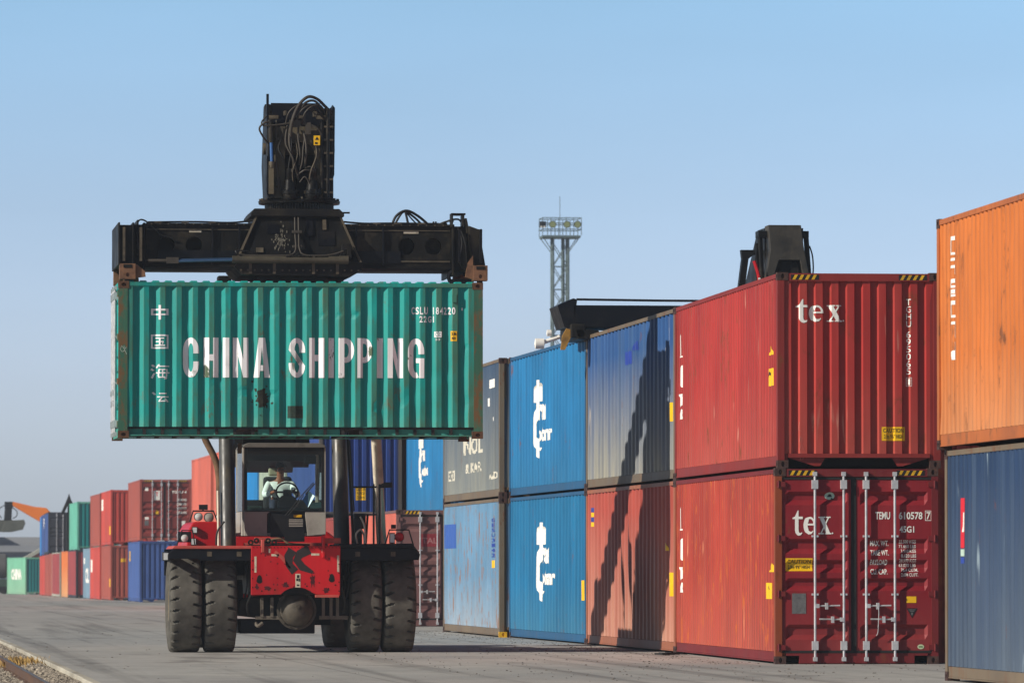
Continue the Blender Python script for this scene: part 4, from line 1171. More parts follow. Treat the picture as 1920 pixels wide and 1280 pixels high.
onplate('stripe_mark', stroke([(.18, 1.74), (.02, 1.66), (-.03, 1.56), (.06, 1.44), (.24, 1.35)], [.16, .15, .13, .13, .05]), M_markings)
onplate('stripe_mark', stroke([(-.40, 1.70), (-.28, 1.60), (-.14, 1.42)], [.05, .06, .03]), M_redfade)
M_lbl = plain('white_label', C(225, 215, 190, .8), .1, 12, .5, dirt=C(120, 90, 80, .7))
onplate('label', [rectp(-.745, 1.35, -.71, 1.62), rectp(.65, 1.36, .685, 1.64), rectp(-.46, 1.625, -.33, 1.66), rectp(.21, 1.635, .35, 1.672), rectp(-.51, 1.68, -.48, 1.75), rectp(.39, 1.68, .42, 1.75)], M_lbl)
onplate('label', [rectp(-.055, 1.10, .03, 1.33)], M_lbl)
onplate('lettering', [rectp(-.03, 1.26, .01, 1.31), rectp(-.04, 1.21, -.01, 1.25), rectp(0, 1.2, .02, 1.25), rectp(-.03, 1.125, .01, 1.15)], M_black, -1.0665)
def drop(cx, cz): return [(cx + .055 * math.cos(R(a)) * (1 if a > 180 or a < 0 else .8), cz + (.055 if 180 < a else .09) * math.sin(R(a))) for a in range(0, 360, 24)]
onplate('plate_hole', [drop(-.66, 1.22), drop(.56, 1.24)], M_hole)
onplate('bolt', [[(a + .014 * math.cos(k * .785), b + .014 * math.sin(k * .785)) for k in range(8)] for a, b in ((-.62, 1.04), (-.4, 1.06), (-.18, 1.12), (.14, 1.12), (.5, 1.08), (.62, 1.14))], M_blk)
MB().box(-.63, -.58, -1.10, -.9, 1.69, 1.90).build('bracket', M_redfade, RS, bevel=.006)
MB().box(.395, .44, -1.10, -.9, 1.60, 1.98).build('bracket', M_red, RS, bevel=.006)
MB().box(.44, .72, -.98, -.6, 1.84, 1.93).build('bracket', M_redfade, RS, bevel=.006)
# axle
ax = MB().lathe([(-.24, .0), (-.235, .10), (-.19, .18), (-.10, .25), (.0, .285), (.2, .30), (.5, .30)], (-.01, -.75, .72), 'y', 40)
ax.lathe([(-.26, 0), (-.26, .035), (-.22, .04), (-.20, .07)], (-.01, -.75, .78), 'y', 16)
for k in range(16):
    a = k * math.pi / 8; ax.cyl((-.01 + .31 * math.cos(a), -.78, .72 + .31 * math.sin(a)), (-.01 + .31 * math.cos(a), -.74, .72 + .31 * math.sin(a)), .014, n=6)
ax.lathe([(-.0, .29), (.0, .335), (.05, .335), (.05, .30)], (-.01, -.75, .72), 'y', 40)
ax.build('axle_hub', plain('dusty_axle_grey', C(100, 92, 80, .6), .3, 5, .7, dirt=C(40, 38, 34, .8), dirt_amt=.8), RS, smooth=True)
MB().prism([(-.98, .62), (-.98, .90), (-.4, .98), (.4, .98), (.90, .90), (.90, .62), (.4, .55), (-.4, .55)], 'y', -.62, .5).build('axle_housing', M_blk, RS, bevel=.02)
MB().box(-.95, .32, -.45, 1.2, .32, .56).build('sump_guard', M_blk2, RS, bevel=.015)
cb = MB()
for x in (-.62, -.45, -.3, .42, .55, .66): cb.box(x, x + .05, -.72, -.6, .6, .93)
cb.box(-.7, -.25, -.70, -.62, .56, .62); cb.box(.38, .86, -.70, -.62, .56, .62)
cb.tube([(-.7, -.66, .50), (-.66, -.7, .45), (-.58, -.68, .5)], .03, 8)
cb.build('brake_caliper', plain('dirty_grey_casting', C(112, 104, 92, .8), .3, 6, .7, dirt=C(40, 38, 36)), RS)
MB().cyl((-.9, -.2, .93), (-1.6, -.2, .93), .3, n=20).cyl((.8, -.2, .93), (1.5, -.2, .93), .3, n=20).build('axle_end', M_blk, RS)
MB().box(.86, .885, -.45, .3, .4, 1.1).build('brake_disc', M_rim, RS) if False else None
# chassis, decks, rear weight
MB().box(-.78, .70, -.95, 7.2, .98, 1.62).build('chassis', M_blk, RS, bevel=.02)
MB().box(.42, .70, 1.0, 1.6, .45, .6).box(.6, .75, 4.6, 6.0, .45, .62).build('hydraulic_tank', M_blk2, RS)
MB().box(-1.75, 1.75, 1.2, 5.6, 1.3, 1.74).build('side_deck', M_blk2, RS, bevel=.02)
MB().prism([(-1.35, .8), (1.35, .8), (1.35, 1.9), (1.1, 2.1), (-1.1, 2.1), (-1.35, 1.9)], 'y', 7.0, 8.2).build('counterweight', M_red, RS, bevel=.05)
# left hood with lamps
MB().prism([(-1.74, 1.76), (-1.72, 2.05), (-1.64, 2.20), (-1.58, 2.225), (-1.10, 2.225), (-1.10, 1.76)], 'y', 1.7, 4.6).build('engine_hood', M_red, RS, bevel=.02)
def lamp(name, x, y, z, r, parent=RS, rect=None, mat=M_lens):
    mb = MB()
    if rect: mb.box(x - rect[0], x + rect[0], y - .03, y + .06, z - rect[1], z + rect[1])
    else: mb.lathe([(-.05, r * .96), (-.055, r), (.02, r), (.07, r * .5), (.08, 0)], (x, y, z), 'y', 20)
    o = mb.build(name, M_cabdark, parent, smooth=not rect, bevel=.006 if rect else 0)
    lb = MB()
    if rect: lb.box(x - rect[0] * .8, x + rect[0] * .8, y - .036, y - .031, z - rect[1] * .82, z + rect[1] * .82)
    else: lb.lathe([(-.045, r * .92), (-.06, r * .6), (-.065, 0)], (x, y, z), 'y', 20)
    lb.build('lens', mat, o, smooth=not rect)
    return o
lamp('headlight', -1.60, 1.66, 2.08, 0, rect=(.045, .055)); lamp('headlight', -1.62, 1.66, 1.88, 0, rect=(.045, .06))
lamp('work_light', -1.53, 1.8, 2.31, .075); lamp('work_light', -1.35, 1.8, 2.30, .085, mat=M_grey); lamp('work_light', -1.17, 1.8, 2.31, .06)
fr = MB().tube([(-1.68, 1.76, 2.225), (-1.62, 1.76, 2.41), (-1.27, 1.76, 2.41), (-1.20, 1.76, 2.225)], .014, 6, 0)
fr.box(-1.52, -1.37, 1.74, 1.82, 2.43, 2.52); fr.cyl((-1.45, 1.78, 2.4), (-1.45, 1.78, 2.44), .015, n=6)
fr.build('lamp_frame', M_cabdark, RS)
lamp('work_light', -1.90, -.6, 1.93, .07)
fr = MB().tube([(-2.03, -.6, 1.80), (-1.94, -.6, 2.06), (-1.76, -.6, 2.06), (-1.72, -.6, 1.80)], .012, 6, 0); fr.box(-2.0, -1.78, -.5, -.42, 1.86, 2.04); fr.build('lamp_frame', M_cabdark, RS)
lamp('marker_lamp', -2.23, -.95, 1.62, 0, rect=(.05, .07))
lamp('work_light', 1.74, -.6, 1.95, .08, mat=M_redst); lamp('work_light', 1.62, -.6, 1.93, 0, rect=(.045, .09))
fr = MB().tube([(1.50, -.65, 1.83), (1.57, -.65, 2.07), (1.90, -.65, 2.07), (1.98, -.65, 1.80)], .013, 6, 0); fr.box(1.60, 1.68, -.65, -.6, 2.09, 2.16); fr.build('lamp_frame', M_cabdark, RS)
# lift cylinders
def cyl2(x0, z0, y0, x1, z1, y1, r):
    mb = MB().cyl((x0, y0, z0), (x1, y1, z1), r, n=28); return mb
for x in (-1.055, .90):
    mb = MB().cyl((x, 1.02, 1.55), (x, 1.97, 4.85), .135, n=28)
    mb.cyl((x, 1.0, 1.50), (x, 1.03, 1.60), .15, n=28)
    o = mb.build('lift_cylinder', M_steel, RS, smooth=True)
    MB().cyl((x, 1.975, 4.87), (x, 2.4, 6.35), .085, n=20).build('piston_rod', M_chrome, o, smooth=True)
    MB().box(x - .12, x + .12, 2.25, 2.55, 6.2, 6.5).build('rod_eye', M_blk, o, bevel=.03)
MB().tube([(-1.225, 1.0, 1.8), (-1.225, 1.25, 2.75)], .022, 8, 0).build('marker_pole', M_wpipe, RS)
MB().tube([(1.05, .55, 1.85), (1.03, .75, 2.6), (.98, 1.4, 4.4)], .022, 8).build('hydraulic_pipe', M_hosed, RS)
# exhaust pipes
MB().tube([(-1.15, 1.8, 1.85), (-1.165, 1.8, 2.6), (-1.175, 1.8, 3.0), (-1.24, 1.8, 3.3), (-1.40, 1.8, 3.62), (-1.42, 1.8, 3.7)], .058, 14).build('exhaust_pipe', M_brn, RS, smooth=True)
MB().cyl((1.635, 1.6, 1.78), (1.535, 1.6, 3.66), .085, .09, n=24).build('white_stack_pipe', M_wpipe, RS, smooth=True)
# right hand platform: rails, mirror, hoses
hr = MB()
hr.tube([(1.06, .6, 2.81), (1.45, .5, 2.81)], .016, 6, 0); hr.tube([(1.07, .6, 2.34), (1.45, .5, 2.34)], .014, 6, 0)
for x in (1.40, 1.50): hr.tube([(x, .5, 1.83), (x, .5, 2.86)], .017, 6, 0)
hr.tube([(1.0, .7, 3.62), (1.07, .6, 2.4)], .014, 6, 0)
hr.build('handrail', M_cabdark, RS)
mr = MB().prism([(1.49, 2.79), (1.50, 2.85), (1.58, 2.89), (1.71, 2.89), (1.71, 2.80)], 'y', .4, .47).build('mirror', M_cabdark, RS, bevel=.01)
MB().prism([(1.53, 2.80), (1.56, 2.76), (1.62, 1.98), (1.63, 1.86), (1.59, 1.86), (1.54, 2.1)], 'y', .55, .575).build('mirror_glass', plain('pale_green_screen', C(170, 222, 196, .8), .08, 4, .15), RS)
MB().box(1.08, 1.22, .7, 1.3, 1.83, 2.30).box(1.1, 1.3, .9, 1.3, 2.1, 2.36).build('valve_block', M_cabdark, RS, bevel=.02)
for pts in ([(1.13, .62, 1.84), (1.10, .55, 2.0), (1.18, .55, 2.08), (1.24, .6, 1.98), (1.25, .62, 1.84)], [(1.18, .62, 2.30), (1.24, .52, 2.15), (1.27, .55, 1.84)], [(-1.14, .8, 2.22), (-1.26, .78, 2.05), (-1.28, .8, 1.82)]):
    MB().tube(pts, .017, 8).build('hydraulic_hose', M_hosed if pts[0][0] < 0 else M_wpipe, RS)
MB().tube([(1.30, .9, 1.85), (1.33, .9, 2.35)], .02, 6, 0).build('hydraulic_pipe', M_hosed, RS)
# clutter on the front deck
cl = MB()
for i in range(5): cl.lathe([(-.03, .02), (-.03, .05), (.03, .05), (.03, .02)], (-.72 + i * .10, .3 + .05 * (i % 2), 1.86 + .03 * (i % 2)), 'y', 12)
cl.box(-.78, -.1, .2, .6, 1.74, 1.82)
cl.build('valve_block', M_grease, RS)
MB().tube([(-.5, .5, 1.86), (-.2, .45, 1.93), (-.05, .4, 1.84), (.3, .5, 1.82)], .02, 8).build('hydraulic_hose', M_brn, RS)
MB().box(-.6, -.1, .9, 1.2, 1.90, 1.95).box(-.78, .66, 1.1, 1.3, 1.8, 1.86).build('deck_frame', M_redfade, RS, bevel=.005)
# cab
CY = 1.5; CB = 3.3; cx0, cx1, cz0, cz1 = -.79, .655, 1.98, 3.56
cab = MB()
cab.prism([(cx0 + .04, cz0), (-.36, cz0), (-.36, 2.36), (-.31, 2.40), (-.31, 2.41), (cx0 + .035, 2.41)], 'y', CY, CY + .05)
cab.prism([(.34, cz0 + .0), (cx1, cz0 + .03), (cx1, 2.41), (.30, 2.41), (.30, 2.34)], 'y', CY, CY + .05)
cab.box(cx0 + .0, cx0 + .045, CY + .03, CB, cz0, 2.40); cab.box(cx1 - .04, cx1 - .002, CY + .052, CB, cz0, 2.40); cab.box(cx0 + .05, cx1 - .05, CY + .06, CB, cz0, cz0 + .05)
o = cab.build('cab', M_grey, RS, bevel=.006)
CAB = o
def wedge(x0, x1, z0, z1, y0, y1): return MB().box(x0, x1, y0, y1, z0, z1)
MB().box(cx0, cx0 + .035, CY - .0, CY + .06, 2.412, cz1 - .06).box(cx1 - .03, cx1, CY, CY + .06, 2.412, cz1 - .06).box(cx0, cx0 + .05, CB - .06, CB, 2.402, cz1 - .06).box(cx1 - .05, cx1, CB - .06, CB, 2.402, cz1 - .06).build('pillar', M_grey, CAB, bevel=.006)
MB().box(cx0 + .037, cx0 + .085, CY - .004, CY + .05, 2.415, cz1 - .06).box(cx1 - .075, cx1 - .032, CY - .004, CY + .05, 2.415, cz1 - .06).box(cx0 + .087, cx1 - .077, CY - .004, CY + .05, 3.38, cz1 - .062).box(cx0 + .037, cx1 - .032, CY - .006, CY + .05, 2.395, 2.413).build('window_frame', M_cabdark, CAB)
MB().prism([(cx0 - .0, cz1 - .06), (cx0 + .03, cz1 - .01), (cx0 + .1, cz1 + .02), (cx1 - .1, cz1 + .02), (cx1 - .02, cz1 - .015), (cx1, cz1 - .06)], 'y', CY - .05, CB + .05).build('cab_roof', plain('cab_roof_grey', C(120, 116, 110, .75), .15, 4, .6, dirt=C(60, 56, 50, .7)), CAB, bevel=.01)
MB().box(cx0 + .09, cx1 - .09, CY + .1, CB - .1, 3.44, 3.48).build('headliner', M_cabdark, CAB)
MB().box(-.30, .29, CY + .02, CY + .08, cz0 - .1, 2.36).box(-.36, .34, CY + .09, CY + .3, cz0, 2.38).build('vent_recess', M_cabdark, CAB)
gr = MB()
for i in range(5): gr.box(.02, .26, CY - .0, CY + .02, 2.14 + i * .028, 2.155 + i * .028)
gr.build('grille', M_grey, CAB)
MB().box(.10, .24, CY + .0, CY + .02, 2.30, 2.345).build('sticker', M_hazy, CAB)
MB().box(cx0 + .087, cx1 - .077, CY + .012, CY + .018, 2.415, 3.38).build('windscreen', M_glass, CAB)
MB().box(cx0 + .012, cx0 + .018, CY + .07, CB - .07, 2.41, 3.48).build('side_window', M_glass, CAB)
MB().box(cx1 - .018, cx1 - .012, CY + .07, CB - .07, 2.41, 3.48).build('side_window', M_glass, CAB)
rw = MB().box(cx0 + .06, cx1 - .06, CB - .03, CB - .024, 2.62, 3.30).build('rear_window', M_glass, CAB)
MB().box(cx0 + .05, cx1 - .05, CB - .05, CB - .01, 3.30, 3.5).box(cx0 + .05, cx1 - .05, CB - .05, CB - .01, cz0 + .06, 2.62).build('rear_wall', M_cabdark, CAB)
# inside the cab
MB().box(-.72, .58, CY + .16, CY + .36, 2.2, 2.46).box(-.7, -.4, CY + .4, CY + 1.2, 2.2, 2.5).build('dashboard', plain('dash_dark_green', C(34, 52, 48, .8), .2, 5, .5), CAB, bevel=.02)
st = MB().box(-.36, .18, 2.25, 2.80, 2.30, 2.44).box(-.34, .16, 2.74, 2.88, 2.44, 3.02)
st.build('driver_seat', plain('seat_fabric', C(40, 42, 46, .8), .2, 8, .9), CAB, bevel=.05)
MB().box(-.25, -.06, 2.76, 2.86, 3.03, 3.17).build('headrest', plain('headrest_cover', C(180, 178, 150, .7), .1, 8, .8), CAB, bevel=.03)
sw = MB(); ring = [(.02 + .19 * math.cos(k * .2618), 1.98 + .07 * math.sin(k * .2618), 2.74 + .165 * math.sin(k * .2618)) for k in range(25)]
sw.tube(ring, .016, 8, 0); sw.tube([(.02, 1.80, 2.42), (.02, 1.98, 2.74)], .035, 8, 0); sw.tube([(-.16, 1.98, 2.74), (.2, 1.98, 2.74)], .018, 6, 0); sw.box(-.05, .09, 1.94, 2.0, 2.68, 2.78)
sw.build('steering_wheel', M_cabdark, CAB)
MB().prism([(-.16, 2.42), (.20, 2.42), (.18, 2.60), (.10, 2.68), (-.08, 2.68), (-.15, 2.60)], 'y', 1.78, 1.92).build('instrument_panel', M_cabdark, CAB, bevel=.02)
wp = MB().tube([(-.05, CY - .03, 2.33), (.08, CY - .035, 2.48), (.22, CY - .02, 2.66), (.44, CY - .02, 2.90)], .009, 6, 0).tube([(.0, CY - .03, 2.33), (.14, CY - .035, 2.49), (.27, CY - .02, 2.68)], .009, 6, 0).tube([(.30, CY - .02, 2.70), (.46, CY - .02, 2.88)], .012, 6, 0)
wp.build('wiper', M_cabdark, CAB)
MB().tube([(cx1 - .10, CY + .03, 3.3), (cx1 - .13, CY + .03, 2.55)], .008, 6, 0).build('wiper', M_cabdark, CAB)
MB().box(.30, .5, CY + .1, CY + .16, 3.22, 3.36).build('sun_visor', M_cabdark, CAB, bevel=.02)
MB().box(-.86, -.79, CY + .1, CY + .25, 3.40, 3.58).build('beacon_bracket', M_brn, CAB, bevel=.01)
# boom
BP0 = Vector((6.6, 3.75)); BP1 = Vector((-1.35, 8.70)); bu = (BP1 - BP0).normalized(); bn = Vector((-bu.y, bu.x))
if bn.y < 0: bn = -bn
def beam(mb, a, b, h, x0, x1, h2=None):
    L_ = (BP1 - BP0).length
    p, q = BP0 + bu * (a * L_), BP0 + bu * (b * L_); h2 = h2 or h
    return mb.prism([tuple(p - bn * h), tuple(q - bn * h2), tuple(q + bn * h2), tuple(p + bn * h)], 'x', x0, x1)
bm_ = beam(MB(), -.05, .62, .42, -.50, .46).build('boom', M_blk, RS, bevel=.02)
beam(MB(), .5, .99, .36, -.44, .36).build('boom_section', M_blk2, bm_, bevel=.015)
beam(MB(), .0, .05, .6, -.75, .71).build('boom_pivot', M_blk, bm_)
# boom head
HY = -1.42
hd = MB()
hd.box(-.50, .34, -1.5, -1.3, 8.95, 9.1)
hd.prism([(-1.0, 9.2), (-1.30, 9.22), (-2.0, 8.75), (-2.02, 7.58), (-.9, 7.58), (-.5, 8.2)], 'x', -.60, -.50)
hd.prism([(-.9, 9.1), (-1.30, 9.16), (-1.95, 8.75), (-1.98, 7.58), (-.7, 7.58), (-.4, 8.2)], 'x', .34, .50)
HEAD = hd.build('boom_head', M_blk, RS, bevel=.012)
archp = [(-.30, 7.60)] + [(-.055 + .245 * math.cos(R(a)) , 8.36 + .18 * math.sin(R(a))) for a in range(180, -1, -15)] + [(.19, 7.60), (.335, 7.60), (.335, 8.80), (-.497, 8.80), (-.497, 7.60)]
MB().prism(archp, 'y', -1.93, -1.86).build('head_plate', plain('dusty_black_plate', C(104, 94, 74, .75), .35, 3, .6, dirt=C(30, 28, 26, .75), dirt_amt=.7), HEAD, bevel=.01)
MB().prism([(-1.93, 8.82), (-1.30, 9.24), (-1.0, 9.18), (-1.0, 9.0), (-1.86, 8.70)], 'x', -.495, .335).build('head_plate', M_blk2, HEAD)
MB().box(-.495, .335, -1.0, -.9, 7.6, 9.0).build('head_plate', M_blk2, HEAD)
MB().box(.50, .54, -1.6, -1.2, 8.0, 9.16).prism([(.50, 9.17), (.54, 9.12), (.53, 8.0), (.50, 7.9)], 'y', -1.9, -1.62).box(.46, .53, -1.7, -1.0, 7.58, 8.0).build('head_rib', M_blk2, HEAD)
MB().box(-.615, -.575, -1.98, -1.9, 8.55, 9.34).box(-.615, -.59, -2.04, -1.98, 7.65, 8.3).build('guide_post', M_blk2, HEAD)
MB().cyl((-.54, -2.06, 8.52), (-.555, -2.06, 8.9), .042, n=14).build('tilt_cylinder', M_grease, HEAD, smooth=True)
MB().cyl((-.53, -2.06, 8.15), (-.54, -2.06, 8.52), .028, n=14).build('tilt_cylinder_rod', plain('blue_tint_rod', C(84, 126, 182, .7), .1, 4, .2, .5, bump=0), HEAD)
MB().box(-.58, -.50, -2.1, -2.02, 7.66, 8.14).cyl((-.535, -2.06, 8.1), (-.53, -2.06, 8.2), .05, n=10).build('rod_bracket', plain('dusty_black_plate', C(58, 53, 45, .7)), HEAD)
MB().cyl((.31, -2.02, 7.75), (.31, -2.02, 8.9), .03, n=12).build('tilt_cylinder', M_grease, HEAD, smooth=True)
MB().cyl((.41, -2.02, 7.6), (.41, -2.02, 9.1), .03, n=10).build('tilt_cylinder', M_grease, HEAD, smooth=True)
MB().box(.17, .275, -2.085, -2.07, 8.48, 8.64).build('warning_sticker', M_yellow, HEAD)
MB().prism([(.205, 8.58), (.27, 8.58), (.237, 8.625)], 'y', -1.95, -1.946).box(.205, .27, -1.95, -1.946, 8.52, 8.56).build('lettering', M_black, HEAD) if False else None
for p in ([[(.19, 8.57), (.255, 8.57), (.222, 8.62)], rectp(.19, 8.50, .23, 8.53)],):
    mb = MB()
    for q_ in p: mb.prism(q_, 'y', -2.0895, -2.086)
    mb.build('warning_symbol', M_black, HEAD)
for x in (-.22, .155):
    mb = MB().lathe([(0, .11), (.03, .13), (.10, .13), (.11, .145), (.16, .145), (.17, .11), (.26, .10), (.34, .09), (.345, .07), (.40, .07), (.41, .075), (.53, .075), (.535, 0)], (x, -2.0, 7.56), 'z', 24)
    for k in range(10):
        a = k * .628; mb.cyl((x + .135 * math.cos(a), -2.0 + .135 * math.sin(a), 7.66), (x + .135 * math.cos(a), -2.0 + .135 * math.sin(a), 7.74), .014, n=6)
    mb.build('slewing_motor', M_grease, HEAD, smooth=True)
hoses = [([(-.22, -2.05, 8.6), (-.20, -2.12, 8.85), (-.10, -2.15, 9.12), (.06, -2.12, 9.28), (.22, -2.05, 9.26), (.36, -1.95, 9.15), (.5, -1.85, 9.02)], .026),
         ([(-.12, -2.05, 8.85), (-.08, -2.12, 9.02), (.02, -2.14, 9.18), (.18, -2.08, 9.22), (.34, -2.0, 9.08)], .02),
         ([(-.22, -2.03, 8.82), (-.24, -2.08, 8.55), (-.20, -2.1, 8.3), (-.12, -2.08, 8.05), (-.08, -2.0, 7.9)], .02),
         ([(-.08, -2.03, 8.85), (-.09, -2.07, 8.6), (-.06, -2.08, 8.35), (-.07, -2.04, 8.15)], .016),
         ([(.0, -2.03, 8.72), (.04, -2.07, 8.5), (.04, -2.08, 8.3), (.02, -2.02, 8.1)], .02),
         ([(-.50, -2.03, 8.82), (-.62, -2.1, 8.86), (-.74, -2.1, 8.76), (-.68, -2.06, 8.62), (-.60, -2.0, 8.52), (-.54, -1.98, 8.42)], .016),
         ([(-.62, -2.0, 8.96), (-.70, -2.06, 8.86), (-.66, -2.1, 8.80), (-.4, -2.08, 8.82), (-.14, -2.06, 8.86), (.06, -2.06, 8.84), (.24, -2.06, 8.76), (.34, -2.0, 8.58)], .014),
         ([(-.45, -2.0, 8.9), (-.45, -2.03, 8.2), (-.40, -2.02, 7.7)], .014),
         ([(-.10, -2.06, 7.98), (.02, -2.12, 8.06), (.16, -2.08, 8.04)], .014), ([(-.06, -2.06, 7.86), (.02, -2.1, 7.95), (.10, -2.08, 7.84)], .012),
         ([(.01, -2.02, 8.08), (.10, -2.1, 8.12), (.2, -2.05, 8.07)], .012)]
for p, r in hoses: MB().tube(p, r, 8).build('hydraulic_hose', M_hose, HEAD, smooth=True)
cbk = MB().box(-.24, -.05, -2.1, -2.04, 8.78, 8.90).box(.03, .12, -2.08, -2.02, 8.66, 8.86).box(.0, .03, -2.06, -2.02, 8.86, 9.0)
cbk.build('hose_clamp', M_hose, HEAD)
# rotator ring
rt_ = MB().lathe([(0, .3), (0, .60), (.02, .62), (.025, .50), (.12, .50), (.125, .68), (.17, .69), (.19, .66), (.19, .2)], (-.025, HY, 7.40), 'z', 64)
for k in range(72):
    a = k * 2 * math.pi / 72; ca, sa = math.cos(a), math.sin(a)
    rt_.cyl((-.025 + .565 * ca, HY + .565 * sa, 7.43), (-.025 + .565 * ca, HY + .565 * sa, 7.52), .016, n=6)
rt_.cyl((.60, HY - .1, 7.385), (.82, HY - .1, 7.385), .015, n=8)
rt_.build('rotator_ring', M_grease, RS, smooth=True)
# spreader
SP = MB()
def tr(zt): return None
y0, y1 = -2.58, -.30
top_ = (-.80, .60, -2.25, -.6, 7.33); bot_ = (-1.17, .93, y0, y1, 6.50)
v = [(bot_[0], bot_[2], bot_[4]), (bot_[1], bot_[2], bot_[4]), (bot_[1], bot_[3], bot_[4]), (bot_[0], bot_[3], bot_[4]), (top_[0], top_[2], top_[4]), (top_[1], top_[2], top_[4]), (top_[1], top_[3], top_[4]), (top_[0], top_[3], top_[4])]
SP.add(v, [(0, 1, 5, 4), (1, 2, 6, 5), (2, 3, 7, 6), (3, 0, 4, 7), (0, 3, 2, 1), (4, 5, 6, 7)])
SP.prism([(-.90, 7.32), (-.84, 7.40), (.58, 7.40), (.66, 7.32), (.66, 7.27), (-.90, 7.27)], 'y', -2.36, -.5)
SPR = SP.build('spreader_frame', M_blk, RS, bevel=.012)
fl = MB()
for (xa, za, xb, zb) in ((-1.17, 6.5, -.82, 7.27), (.93, 6.5, .62, 7.27)):
    e = .035 if xa < 0 else -.035
    ya, yb = y0 - .07, -2.25 - .07
    fl.add([(xa, ya, za), (xa + e, ya, za), (xb + e, yb, zb), (xb, yb, zb), (xa, ya + .1, za), (xa + e, ya + .1, za), (xb + e, yb + .1, zb), (xb, yb + .1, zb)], [(0, 1, 2, 3), (4, 7, 6, 5), (0, 4, 5, 1), (1, 5, 6, 2), (2, 6, 7, 3), (3, 7, 4, 0)])
fl.build('frame_flange', plain('dust_edged_black', C(92, 82, 66, .7), .3, 5, .7), SPR)
MB().prism([(-1.12, 6.50), (-1.19, 6.42), (-1.06, 6.28), (.74, 6.26), (.82, 6.31), (.93, 6.36), (.95, 6.50)], 'y', -2.64, -.25).build('frame_base', M_blk, SPR, bevel=.01)
MB().box(-.66, .36, -2.3, -.5, 6.19, 6.275).prism([(-.86, 6.19), (-.66, 6.19), (-.66, 6.275), (-.78, 6.275)], 'y', -2.3, -.5).build('frame_foot', M_blk2, SPR)
M_spl = plain('pale_splash', C(120, 116, 104, .7), .5, 14, .8)
# central pipes on the frame
for p in ([(-.17, -2.42, 7.25), (-.17, -2.50, 6.95), (-.17, -2.66, 6.72), (-.24, -2.7, 6.62), (-.45, -2.72, 6.60), (-.95, -2.72, 6.60), (-1.1, -2.72, 6.62)],
          [(-.11, -2.42, 7.25), (-.11, -2.50, 6.95), (-.11, -2.66, 6.72), (-.04, -2.7, 6.62), (.2, -2.72, 6.60), (.42, -2.72, 6.62), (.62, -2.7, 6.68)]):
    MB().tube(p, .013, 8).build('hydraulic_pipe', M_hose, SPR)
MB().box(-.22, -.06, -2.52, -2.44, 6.99, 7.03).box(-.22, -.06, -2.62, -2.54, 6.74, 6.78).build('hose_clamp', M_hose, SPR)
MB().prism([(.58, 6.62), (.60, 6.80), (.74, 6.80), (.76, 6.56), (.68, 6.56), (.68, 6.70), (.64, 6.70)], 'y', -2.7, -2.55).build('frame_lug', M_blk, SPR, bevel=.008)
ck = MB(); rc = random.Random(9)
for i in range(70):
    x = rc.uniform(-.35, .35); z = 6.575 + rc.gauss(0, .016)
    ck.lathe([(-.012, .012), (.012, .012)], (x, -2.76, z), 'y', 6)
ck.build('chain_links', plain('dull_chain', C(110, 106, 98, .7), .4, 20, .4, .6), SPR)
MB().cyl((-1.23, -2.72, 6.53), (.68, -2.72, 6.53), .062, n=18).cyl((.55, -2.72, 6.53), (.70, -2.72, 6.53), .07, n=14).build('extension_cylinder', plain('dusty_cylinder', C(84, 78, 64, .7), .25, 5, .55, dirt=C(30, 30, 30)), SPR, smooth=True)
MB().cyl((-2.15, -2.72, 6.505), (-1.23, -2.72, 6.53), .032, n=14).build('extension_rod', M_bluerod, SPR, smooth=True)
MB().cyl((-2.62, -2.70, 6.505), (-2.15, -2.72, 6.505), .026, n=10).box(-2.32, -2.12, -2.76, -2.66, 6.46, 6.56).build('extension_clevis', M_hose, SPR)
M_beam = plain('spreader_beam_black', C(26, 25, 23, .7), .35, 2.5, .55, 0, .18, dirt=C(104, 92, 72, .55), dirt_amt=.6)
# telescopic beams with round openings
for side, xs_, hx in ((-1, (-2.64, -.84), (-2.30, -1.84)), (1, (.62, 2.46), (1.71, 2.16))):
    bmx = MB(); yb = -2.28; ybk = -.7; z0, z1 = 6.44, 7.12
    cells = []
    m_ = sum(hx) / 2
    if side < 0: edges = [xs_[0], hx[0] - .22, m_, hx[1] + .25, xs_[1]]
    else: edges = [xs_[0], hx[0] - .25, m_, hx[1] + .22, xs_[1]]
    for i in range(4):
        a, b = edges[i], edges[i + 1]
        if i in (1, 2):
            bmx.holeplate(a, b, z0, z1, hx[i - 1], 6.785, .14, .14, yb, .22, 24)
        else:
            bmx.add([(a, yb, z0), (b, yb, z0), (b, yb, z1), (a, yb, z1)], [(0, 1, 2, 3)])
    a, b = xs_
    bmx.add([(a, yb, z1), (b, yb, z1), (b, ybk, z1), (a, ybk, z1), (a, yb, z0), (b, yb, z0), (b, ybk, z0), (a, ybk, z0)], [(0, 1, 2, 3), (4, 7, 6, 5), (3, 2, 6, 7), (0, 3, 7, 4), (1, 5, 6, 2)])
    B_ = bmx.build('spreader_beam', M_beam, RS)
    MB().box(a, b, yb - .05, ybk + .05, z1 + .002, z1 + .032).box(a, b, yb - .05, ybk + .05, z0 - .03, z0 - .002).build('beam_flange', M_blk, B_)
    MB().box(a + .2 if side < 0 else a, b - .0 if side < 0 else b - .85, yb - .025, yb - .002, z0 + .06, z0 + .26).build('wear_strip', M_blk2, B_)
    MB().box(hx[0] + .38 if side < 0 else hx[0] - .05, hx[0] + .58 if side < 0 else hx[0] + .2, yb - .004, yb - .001, 7.0, 7.035).build('label', M_lbl, B_)
